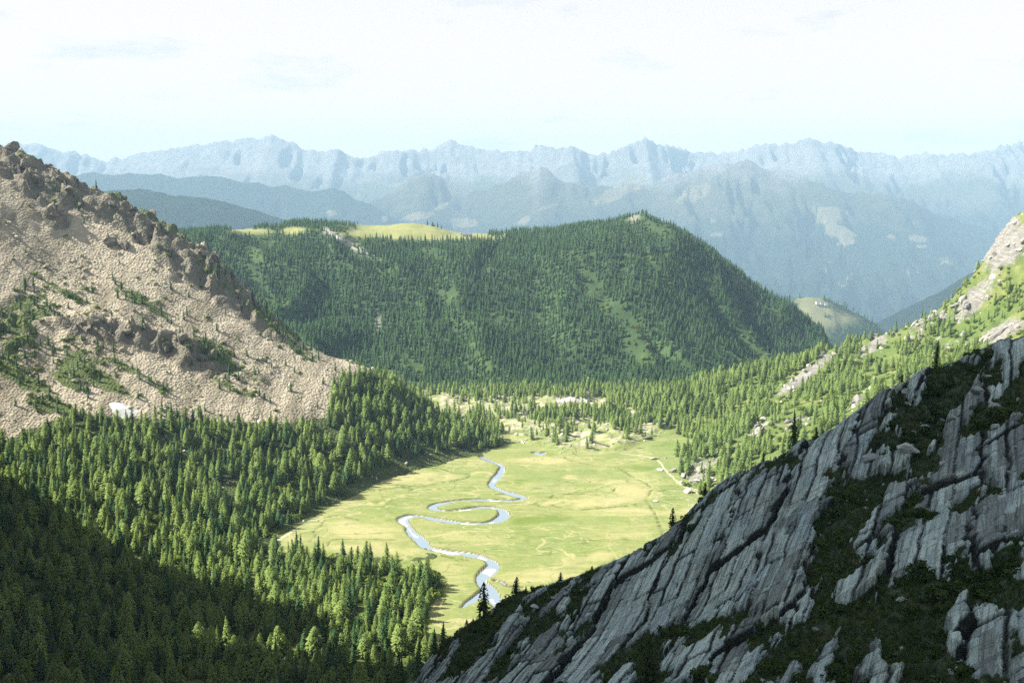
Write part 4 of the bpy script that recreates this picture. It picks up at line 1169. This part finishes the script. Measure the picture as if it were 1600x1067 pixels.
SLOPE_MARKS = [(1565, 380, "the cliff at the right edge"), (1520, 470, "the pale slide under the cliff"), (1440, 510, "the pines on the slope's skyline"), (1365, 545, "the big split outcrop"), (1270, 575, "the long tilted rib"), (1570, 515, "the pale apron above the shade"), (1345, 622, "the yellow bushes at the shade's edge"), (1190, 670, "the rubble gully"), (1090, 735, "the meadow's corner"), (1160, 640, "the slope's lower wood")]
FIELD_MARKS = [(845, 708, "the little pool"), (818, 690, "the stream's head"), (900, 632, "the parked cars"), (955, 695, "the lone bushy tree"), (770, 640, "the pale track in the far clearing"), (880, 668, "the middle grove"), (1000, 670, "the right-hand grove"), (760, 670, "the wood's far point"), (930, 690, "the field's stony front edge")]
# pines on the rim of the shaded slabs: photo foot pixel, forward distance, height in metres
RIM = [("pine", 757, 968, 226, 9.2, "dark pine with a broad split crown at the lower rim, before the stream's end"),
       ("pine", 806, 936, 231, 5.4, "small pointed dark pine on the slab rim just right of the stream"),
       ("pine", 876, 915, 232, 3.2, "smallest lone dark pine on the slab rim against the yellow meadow"),
       ("pine", 925, 902, 232, 1.9, "tiny bushy pine beside the dark blocks on the slab rim"),
       ("spruce", 693, 1016, 221, 6.8, "dark spruce beside a twin at the foot of the slab rim"),
       ("spruce", 680, 1022, 219, 6.4, "slimmer dark spruce of the pair at the foot of the slab rim"),
       ("spruce", 652, 1052, 217, 8.0, "dark spruce at the lower end of the slab rim by the shaded wood"),
       ("spruce", 628, 1068, 215, 8.5, "dark spruce cut by the lower edge of the picture beside the slabs"),
       ("pine", 1051, 845, 227, 5.6, "dark pine leaning out over the meadow from the middle of the slab rim"),
       ("pine", 1098, 840, 221, 5.2, "dark pine a little below the rim, right of the leaning pine"),
       ("pine", 1101, 782, 230, 3.6, "short dark pine on the slab rim at the meadow's right corner"),
       ("spruce", 1192, 738, 228, 5.4, "slim dark spruce on the rim below the big pale slab"),
       ("spruce", 1240, 712, 226, 9.0, "tall slim dark spruce on the rim left of the big pale slab"),
       ("pine", 1276, 695, 224, 5.4, "broad dark pine on the rim directly above the big pale slab"),
       ("pine", 1408, 618, 212, 4.0, "low dark pine on the upper rim where the shade begins"),
       ("spruce", 1460, 588, 209, 7.2, "tall dark spruce standing on the upper rim against yellow-green slope"),
       ("pine", 1012, 1058, 157, 9.0, "dark pine growing between slabs near the lower edge of the picture"),
       ("pine", 822, 942, 229, 2.0, "dwarf pine crouching right of the small pointed pine"),
       ("spruce", 1164, 752, 228, 3.2, "young dark spruce on the rim left of the slim spruce"),
       ("pine", 730, 985, 226, 3.0, "squat dark pine under the broad split pine")]
for k, (kind, qx, qy, d, h, lab) in enumerate(RIM):
    q = at(qx, qy, d)
    zz = float(zD(np.array([q[0]]), np.array([q[1]]))[0])
    place_tree(kind, (q[0], q[1], min(zz, q[2] + 3) - .2), h, lab, "dark conifers along the slab rim", k, k * 1.3, 1.0 if kind == "pine" else .9)

SKY = [(1452, 505, 848, 9.5, "tall dark pine at the top of the pale slide on the sunlit skyline"), (1436, 508, 850, 8.0, "second pine left of the tall one on the sunlit skyline"), (1418, 518, 853, 9.0, "third pine from the pale slide along the sunlit skyline"), (1488, 486, 843, 11.5, "tallest pine on the sunlit skyline, nearest the cliff"),
       (1472, 495, 845, 7.0, "lower pine left of the tallest one below the cliff"), (1502, 480, 841, 6.5, "small pine between the tallest pine and the cliff"), (1376, 526, 858, 8.5, "dark pine on the sunlit skyline above the big split outcrop"), (1340, 540, 864, 8.0, "dark pine on the sunlit skyline left of the split outcrop")]
for k, (qx, qy, d, h, lab) in enumerate(SKY):
    q = at(qx, qy, d); place_tree("spruce", (q[0], q[1], float(zC(q[:1], q[1:2])[0]) - .2), h * 1.15, lab, "pines on the sunlit skyline", k, k, 1.15)
# nearest trees of the wood, one by one; the rest is the wood as a mass
P, h, isb, qx, qy = WOOD["P"], WOOD["h"], WOOD["bush"], WOOD["px"], WOOD["py"]
lim = np.interp(qx, [600, 640, 700, 760], [1120, 1070, 1000, 940])
vis = (qx > 6) & (qx < 720) & (qy < 1062) & (qy < lim) & ~isb
size = np.where(vis, h / np.linalg.norm(P, axis=1), 0)
order = np.argsort(-size)[:265]
single = np.zeros(len(P), bool); single[order] = True
isl = rr.random(len(P)) < np.where(qy > 700, .72, .85)
edge_y = np.interp(qx, [0, 100, 200, 300, 400, 480, 560, 640, 720], [740, 775, 835, 895, 940, 970, 1005, 1040, 1075])
for n_, i in enumerate(order):
    kind = "larch" if isl[i] else "spruce"
    dark = qy[i] > edge_y[i] + 12
    lab = f"{bulk(h[i], 9, 15, ('short', 'mid-height', 'tall'))} {'shaded' if dark else 'sunlit'} {'larch' if kind == 'larch' else 'blue-green spruce'} {where(qx[i], qy[i], WOOD_MARKS)}"
    place_tree(kind, P[i] - np.array([0, 0, .1]), h[i], lab, "nearest trees of the wood", int(rr.integers(0, 8)), rr.uniform(0, 6.28), float(np.exp(rr.normal(.05, .18))))
rest = ~single & ~isb
wf = np.exp(rr.normal(.05, .20, len(P)))
for kind, msk, lab, sd in (("larch", rest & isl, "light green larch wood between the scree and the meadow", 21), ("spruce", rest & ~isl, "darker spruces mixed into the larch wood below the scree", 22)):
    scatter(f"{kind}_wood", P[msk], kind, np.column_stack([h[msk] * wf[msk], h[msk] * wf[msk], h[msk]]) / 15, yaw(msk.sum(), rr, .03), lab, "wood", sd)
scatter("wood_thickets", P[isb], "bush", rr.uniform(1.0, 2.4, isb.sum()), yaw(isb.sum(), rr), "rounded broadleaf thickets along the wood's edge", "thicket", 23)
x, y, r = jgrid(-420, 20, 320, 790, 4.0, 58)
z = np.maximum(zB(x, y), zP(x, y, False)); Q = np.column_stack([x, y, z]); k, px, py = crop(Q)
k &= in_poly(px, py, FOREST_L) & (r.random(len(x)) < .05 + .30 * blobs(px, py, [(562, 965, 14, 16, 0, 1), (538, 915, 12, 12, 0, 1), (150, 720, 20, 8, 0, 1.)]))
Q = Q[k]
scatter("wood_stones", Q, "pale", r.uniform(.5, 1.6, len(Q)), tumble(len(Q), r), "pale stones on the forest floor", "stones", 24)

# boulders one by one
def boulder(name, meshes, loc, s, label, group=None, cat="boulder", k=0, rot=(0, 0, 0), sq=(1, 1, 1)):
    o = bpy.data.objects.new(name, meshes[k % len(meshes)])
    o.location = tuple(float(v) for v in loc); o.rotation_euler = rot; o.scale = (s * sq[0], s * sq[1], s * sq[2])
    o["label"] = label; o["category"] = cat
    if group: o["group"] = group
    col.objects.link(o); return o
PLAIN_B = [(1022, 717, 3.2, "flat pale boulder on the meadow at the top of the footpath"), (1031, 735, 3.0, "rounded pale boulder with a dark hollow, left of the footpath"), (1054, 736, 4.6, "broad pale boulder right of the footpath under the first trees"),
           (1076, 769, 4.4, "big pale boulder where the footpath leaves the meadow"), (1025, 783, 2.4, "lone whitish boulder beside the bushy ditch on the meadow"), (1113, 765, 3.6, "pale block half hidden by the slab rim under the slope"),
           (1064, 754, 2.0, "small pale boulder beside the lower bend of the footpath"), (1089, 760, 2.4, "pale boulder in the rubble right of the biggest footpath boulder"), (1041, 716, 1.5, "low stone between the footpath and the first boulder"),
           (1116, 784, 2.0, "lowest pale boulder at the meadow corner by the slabs"), (733, 702, 1.6, "stone on the bank where the stream leaves the wood")]
for k, (qx_, qy_, s, lab) in enumerate(PLAIN_B):
    q = on_level(qx_, qy_, LEVEL)
    zz = max(float(f(q[:1], q[1:2])[0]) for f in (lambda a, b: zP(a, b, False), zC))
    boulder("boulder", ST_PALE, (q[0], q[1], zz + s * .12), s, lab, "boulders on the meadow", k=k, rot=(.1 * k, 0, k * 1.7), sq=(1.1, .9, .75))
q = on_level(1011, 687, LEVEL)
boulder("dark_boulder", ST_CRAG, (q[0], q[1], LEVEL + .6), 4.6, "long black-shaded boulder alone on the grass at the far right of the meadow", k=2, rot=(0, 0, .15), sq=(1.35, .6, .55)).data.materials[0] = M_CRAG  # dark stone colour stands in for the boulder's shaded face
q = on_level(918, 622, LEVEL)
boulder("house_sized_boulder", ST_PALE, (q[0], q[1], float(zP(q[:1], q[1:2], False)[0]) + 1.5), 4.2, "house-sized pale boulder at the forest edge behind the parked cars", k=3, sq=(.9, .8, 1.3))
SLAB_B = [(1530, 612, 205, 2.1, "broad pale flat boulder high on the shaded slope"), (1556, 636, 172, 1.9, "long pale boulder on turf near the right edge"), (1555, 668, 165, 1.35, "rounded boulder below the long pale one near the right edge"),
          (1360, 716, 190, 2.3, "big round grey boulder under the big pale slab"), (1420, 704, 186, 2.7, "largest grey boulder right of the round one below the pale slab"), (1470, 660, 182, 1.7, "stacked grey block in the middle cluster of the upper slope"),
          (1448, 668, 184, 1.5, "left block of the middle cluster on the upper slope"), (1425, 678, 186, 1.4, "lowest block of the middle cluster on the upper slope"), (1492, 654, 179, 1.3, "right block of the middle cluster on the upper slope"),
          (1400, 650, 200, 1.7, "pale block in the jumble on the upper rim"), (1422, 632, 203, 1.5, "upper block in the jumble on the upper rim"), (1388, 662, 202, 1.3, "lower pale block of the jumble near the upper rim"), (1420, 614, 209, 1.9, "wide flat block at the very rim of the shaded slope"),
          (1352, 795, 165, .95, "small pale stone pair member in the dark gully"), (1355, 783, 167, .8, "smaller stone above its pair in the dark gully"), (1474, 724, 172, 1.0, "upright pale stone on turf below the middle cluster"),
          (1490, 1052, 100, .9, "pointed pale boulder at the lower edge of the picture"), (1462, 1062, 100, .8, "low grey boulder beside the pointed one at the lower edge"), (835, 948, 226, 1.3, "white boulder on dark turf under the slab rim"),
          (865, 935, 225, 1.2, "pale boulder left of the rim blocks"), (905, 925, 226, 1.5, "flat grey block in the rim jumble"), (912, 908, 231, 1.5, "dark upright block standing on the slab rim"), (895, 910, 231, 1.2, "tilted dark slab fragment on the slab rim"),
          (884, 928, 226, 1.1, "grey block at the left end of the rim jumble"), (1545, 590, 190, 1.3, "pale slab fragment near the top right of the shaded slope"), (1410, 938, 124, 1.0, "pale flat stone on dark turf in the lower right"), (1590, 625, 170, .8, "little pale stone at the right edge above the turf"),
          (1330, 580 + 90, 205, 1.0, "pale stone on the rim above the big pale slab"), (1275, 985, 137, 1.1, "leaning pale flake in the dark gully"), (1578, 740, 148, 1.0, "grey boulder at the right edge beside the bluish slab")]
for k, (qx_, qy_, d, s, lab) in enumerate(SLAB_B):
    q = at(qx_, qy_, d)
    # slide along the sight line until it meets the ground
    tt = np.linspace(.55, 1.25, 260); L = q[None] * tt[:, None]; gz = zD(L[:, 0], L[:, 1]); hit = np.argmax(L[:, 2] <= gz)
    if L[hit, 2] <= gz[hit]: q = L[hit]
    s = s * q[1] / d
    boulder("boulder", ST_GREY, (q[0], q[1], q[2] + s * .12), s * .92, lab, "boulders on the shaded slope", k=k, rot=(.3 * math.sin(k), .25 * math.cos(k), k * 2.1), sq=(1.1, .95, .85))

def pick_spots(f, box, dens, n, seed, x0, x1, others=()):
    r = np.random.default_rng(seed)
    x = r.uniform(box[0], box[1], 14000); y = r.uniform(box[2], box[3], 14000); z = f(x, y)
    px, py, _ = project(np.column_stack([x, y, z]))
    k = (px > x0) & (px < x1) & (r.random(len(x)) < dens(px, py, x, y))
    for o in others: k &= z > o(x, y) - .5
    idx = np.flatnonzero(k)[:n]
    return np.column_stack([x, y, z])[idx], px[idx], py[idx], r
# crags breaking through the scree
CRAG_BL = [(8, 245, 14, 14, 0, 1.4), (60, 275, 70, 16, 35, .7), (140, 310, 60, 16, 35, .8), (200, 325, 40, 14, 30, 1.4), (250, 375, 60, 16, 42, 1.1), (310, 405, 45, 16, 40, 1.1), (370, 460, 40, 12, 50, 1.0), (85, 345, 16, 14, 0, .9), (100, 300, 60, 24, 35, .4),
           (170, 512, 70, 12, 8, 1.2), (280, 545, 45, 16, 20, 1.2), (320, 560, 30, 14, 20, 1.0), (20, 505, 30, 24, 0, .8), (170, 380, 60, 10, 35, .5), (440, 520, 40, 8, 35, .6), (10, 545, 20, 10, 0, .6)]
Q, px, py, r = pick_spots(zB, (-520, -60, 600, 880), lambda a, b, x, y: blobs(a, b, CRAG_BL) * .9, 110, 71, -10, 500)
for k in range(len(Q)):
    top = py[k] < 470
    s = r.uniform(3.0, 8.0) * (1.0 if top else .95)
    boulder("crag", ST_CRAG, Q[k] + np.array([0, 0, s * .1]), s, f"{bulk(s, 3, 8)} jagged brown crag {where(px[k], py[k], CRAG_MARKS)}", "crags of the scree mountain", "crag", k, (r.normal(0, .3), r.normal(0, .3), r.uniform(0, 6.28)), (1, .8, r.uniform(.6, 1.0)))
# rock ribs on the sunlit slope
Q, px, py, r = pick_spots(zC, (90, 520, 420, 900), lambda a, b, x, y: blobs(a, b, C_ROCKS) * .6, 90, 73, 1060, 1610, (lambda a, b: zP(a, b, False),))
for k in range(len(Q)):
    s = r.uniform(2.2, 6.0)
    boulder("rock_outcrop", ST_SLOPE, Q[k], s, f"{bulk(s, 2.2, 6)} pale sunlit outcrop {where(px[k], py[k], SLOPE_MARKS)}", "outcrops of the sunlit slope", "outcrop", k, (r.normal(0, .2), -.55 + r.normal(0, .2), r.normal(.5, .4)), (1, 1, r.uniform(.8, 1.5)))
# larger blocks of the boulder field
Q, px, py, r = pick_spots(lambda a, b: zP(a, b, False), (-40, 150, 740, 930), lambda a, b, x, y: .5 * boulder_zone(x, y) - blobs(a, b, NOGO), 60, 75, 735, 1080, (zB, zC))
for k in range(len(Q)):
    s = r.uniform(1.4, 3.0)
    boulder("boulder", ST_PALE, Q[k], s, f"{bulk(s, 1.4, 3)} pale boulder {where(px[k], py[k], FIELD_MARKS)}", "larger blocks of the boulder field", k=k, rot=(r.normal(0, .3), r.normal(0, .3), r.uniform(0, 6.28)), sq=(1.1, .9, .8))

# ------------------------------------------------------------------ cars by the far forest edge, huts on the hills
def box_bm(parts):
    V, Fc = [], []
    for (x0, x1, y0, y1, z0, z1, ti) in parts:     # ti: inset of the top face
        s = len(V)
        V += [(x0, y0, z0), (x1, y0, z0), (x1, y1, z0), (x0, y1, z0), (x0 + ti, y0 + ti * .5, z1), (x1 - ti, y0 + ti * .5, z1), (x1 - ti, y1 - ti * .5, z1), (x0 + ti, y1 - ti * .5, z1)]
        Fc += [tuple(s + q for q in f) for f in ((0, 3, 2, 1), (4, 5, 6, 7), (0, 1, 5, 4), (1, 2, 6, 5), (2, 3, 7, 6), (3, 0, 4, 7))]
    return V, Fc
GLASS = plain_mat("car_glass", (.03, .035, .04), .1); TYRE = plain_mat("tyre_rubber", (.02, .02, .02), .9)
def car(loc, rz, paint, label):
    o = empty("parked_car", loc, label, "car", "cars parked at the forest edge", rz)
    link("body", mesh_np("car_body", *box_bm([(-2.2, 2.2, -.9, .9, .35, .95, .08)])), paint, parent=o)
    c = link("cabin", mesh_np("car_cabin", *box_bm([(-1.5, 1.1, -.82, .82, .95, 1.5, .38)])), paint, parent=o)
    for (a, b) in ((-1.0, .7),):
        for sy in (-1, 1):
            link("window", mesh_np("car_window", *box_bm([(a, b, min(sy * .70, sy * .80), max(sy * .70, sy * .80), 1.02, 1.36, .02)])), GLASS, parent=c)
    V, Fc = [], []
    n = 10
    for sx in (-.11, .11):
        for k in range(n): V.append((.33 * math.cos(6.283 * k / n), sx, .33 * math.sin(6.283 * k / n)))
    Fc = [(k, (k + 1) % n, n + (k + 1) % n, n + k) for k in range(n)]
    wm = bpy.data.meshes.new("car_wheel"); wm.from_pydata(V, [], Fc + [tuple(range(n))[::-1], tuple(range(n, 2 * n))]); wm.materials.append(TYRE)
    for wx in (-1.35, 1.35):
        for wy in (-.86, .86):
            w = bpy.data.objects.new("wheel", wm); w.location = (wx, wy, .33); w.parent = o; col.objects.link(w)
for (a, b, rz, pc, lab) in ((902, 630.5, .1, (.03, .03, .035), "dark car parked alone on the pale gravel at the forest edge"), (917, 630, .15, (.10, .11, .13), "left car of the pair parked on the pale gravel"), (924, 630.5, .05, (.04, .04, .05), "right car of the pair parked on the pale gravel")):
    q = on_level(a, b, LEVEL); car((q[0], q[1], float(zP(q[:1], q[1:2], False)[0]) + .25), rz, plain_mat("car_paint", pc, .3), lab)
q0, q1 = on_level(868, 631, LEVEL), on_level(930, 631, LEVEL)
gx, gy = np.meshgrid(np.linspace(q0[0], q1[0], 40), np.linspace(q0[1] - 9, q0[1] + 13, 24))
gm = NT("gravel"); gm.principled(gm.mix(gm.noise(.8, 5, .7, gm.pos()), (.36, .32, .28), (.58, .53, .46)), .95)
link("gravel_parking", grid_mesh("gravel_parking", gx, gy, zP(gx, gy, False) + .18), gm.m, "structure")

WALLM = plain_mat("hut_wall", (.62, .60, .55), .9); ROOFM = plain_mat("hut_roof", (.20, .20, .20), .8); DOORM = plain_mat("hut_door", (.08, .06, .04), .8)
def hut(loc, rz, L, W, H, label, group=None):
    o = empty("stone_hut", loc, label, "hut", group, rz)
    g = W * .38
    V = [(-L / 2, -W / 2, -2), (L / 2, -W / 2, -2), (L / 2, W / 2, -2), (-L / 2, W / 2, -2), (-L / 2, -W / 2, H), (L / 2, -W / 2, H), (L / 2, W / 2, H), (-L / 2, W / 2, H), (-L / 2, 0, H + g), (L / 2, 0, H + g)]
    me = bpy.data.meshes.new("hut_wall"); me.from_pydata(V, [], [(0, 1, 5, 4), (2, 3, 7, 6), (1, 2, 6, 9, 5), (3, 0, 4, 8, 7)]); link("wall", me, WALLM, parent=o)
    e_ = .5; R = []
    for s in (-1, 1):
        R += [(-L / 2 - e_, s * (W / 2 + e_), H - .35), (L / 2 + e_, s * (W / 2 + e_), H - .35), (L / 2 + e_, 0, H + g + .02), (-L / 2 - e_, 0, H + g + .02)]
    R += [(a, b, c + .22) for a, b, c in R]
    me = bpy.data.meshes.new("hut_roof"); me.from_pydata(R, [], [(8, 9, 10, 11), (15, 14, 13, 12), (0, 3, 2, 1), (4, 5, 6, 7), (0, 1, 9, 8), (5, 4, 12, 13), (1, 2, 10, 9), (3, 0, 8, 11), (6, 5, 13, 14), (4, 7, 15, 12)]); link("roof", me, ROOFM, parent=o)
    link("door", mesh_np("hut_door", *box_bm([(-.5, .5, -W / 2 - .06, -W / 2 + .04, 0, 2.0, 0)])), DOORM, parent=o)
    for sx in (-1, 1):
        link("window", mesh_np("hut_window", *box_bm([(sx * L * .3 - .45, sx * L * .3 + .45, -W / 2 - .05, -W / 2 + .04, 1.0, 2.0, 0)])), GLASS, parent=o)
for (a, b, d, L, lab) in ((726, 366, 1405, 9, "pale stone hut with grey roof on the hilltop meadow"), (734, 366.5, 1405, 6, "smaller grey hut right of the pale one on the hilltop")):
    q = at(a, b, d); hut((q[0], q[1], float(zA(q[:1], q[1:2])[0]) + .3), .25, L, 6, 3.2, lab, "huts on the wooded hill")
for (a, b, lab) in ((1277, 475, "left hut of three in the straw-coloured clearing"), (1283, 476, "middle hut of three in the straw-coloured clearing"), (1290, 477.5, "right hut of three in the straw-coloured clearing")):
    tt = np.linspace(2000, 2620, 400); L = at(a, b, tt); gz = zE(L[:, 0], L[:, 1]); hit = int(np.argmax(L[:, 2] <= gz)); q = L[hit]
    hut((q[0], q[1], gz[hit] + .5), .4, 9, 6, 3.4, lab, "huts in the clearing")
q = None
tt = np.linspace(2000, 2620, 400); L = at(1292.5, 496, tt); gz = zE(L[:, 0], L[:, 1]); hit = int(np.argmax(L[:, 2] <= gz))
for k, dx in enumerate((-5, 4)):
    place_tree("spruce", (L[hit, 0] + dx, L[hit, 1] + k * 3, gz[hit]), 13 - 2 * k, "lone dark tree pair in the middle of the straw-coloured clearing", "tree pair in the clearing", k, 0, 1.6)
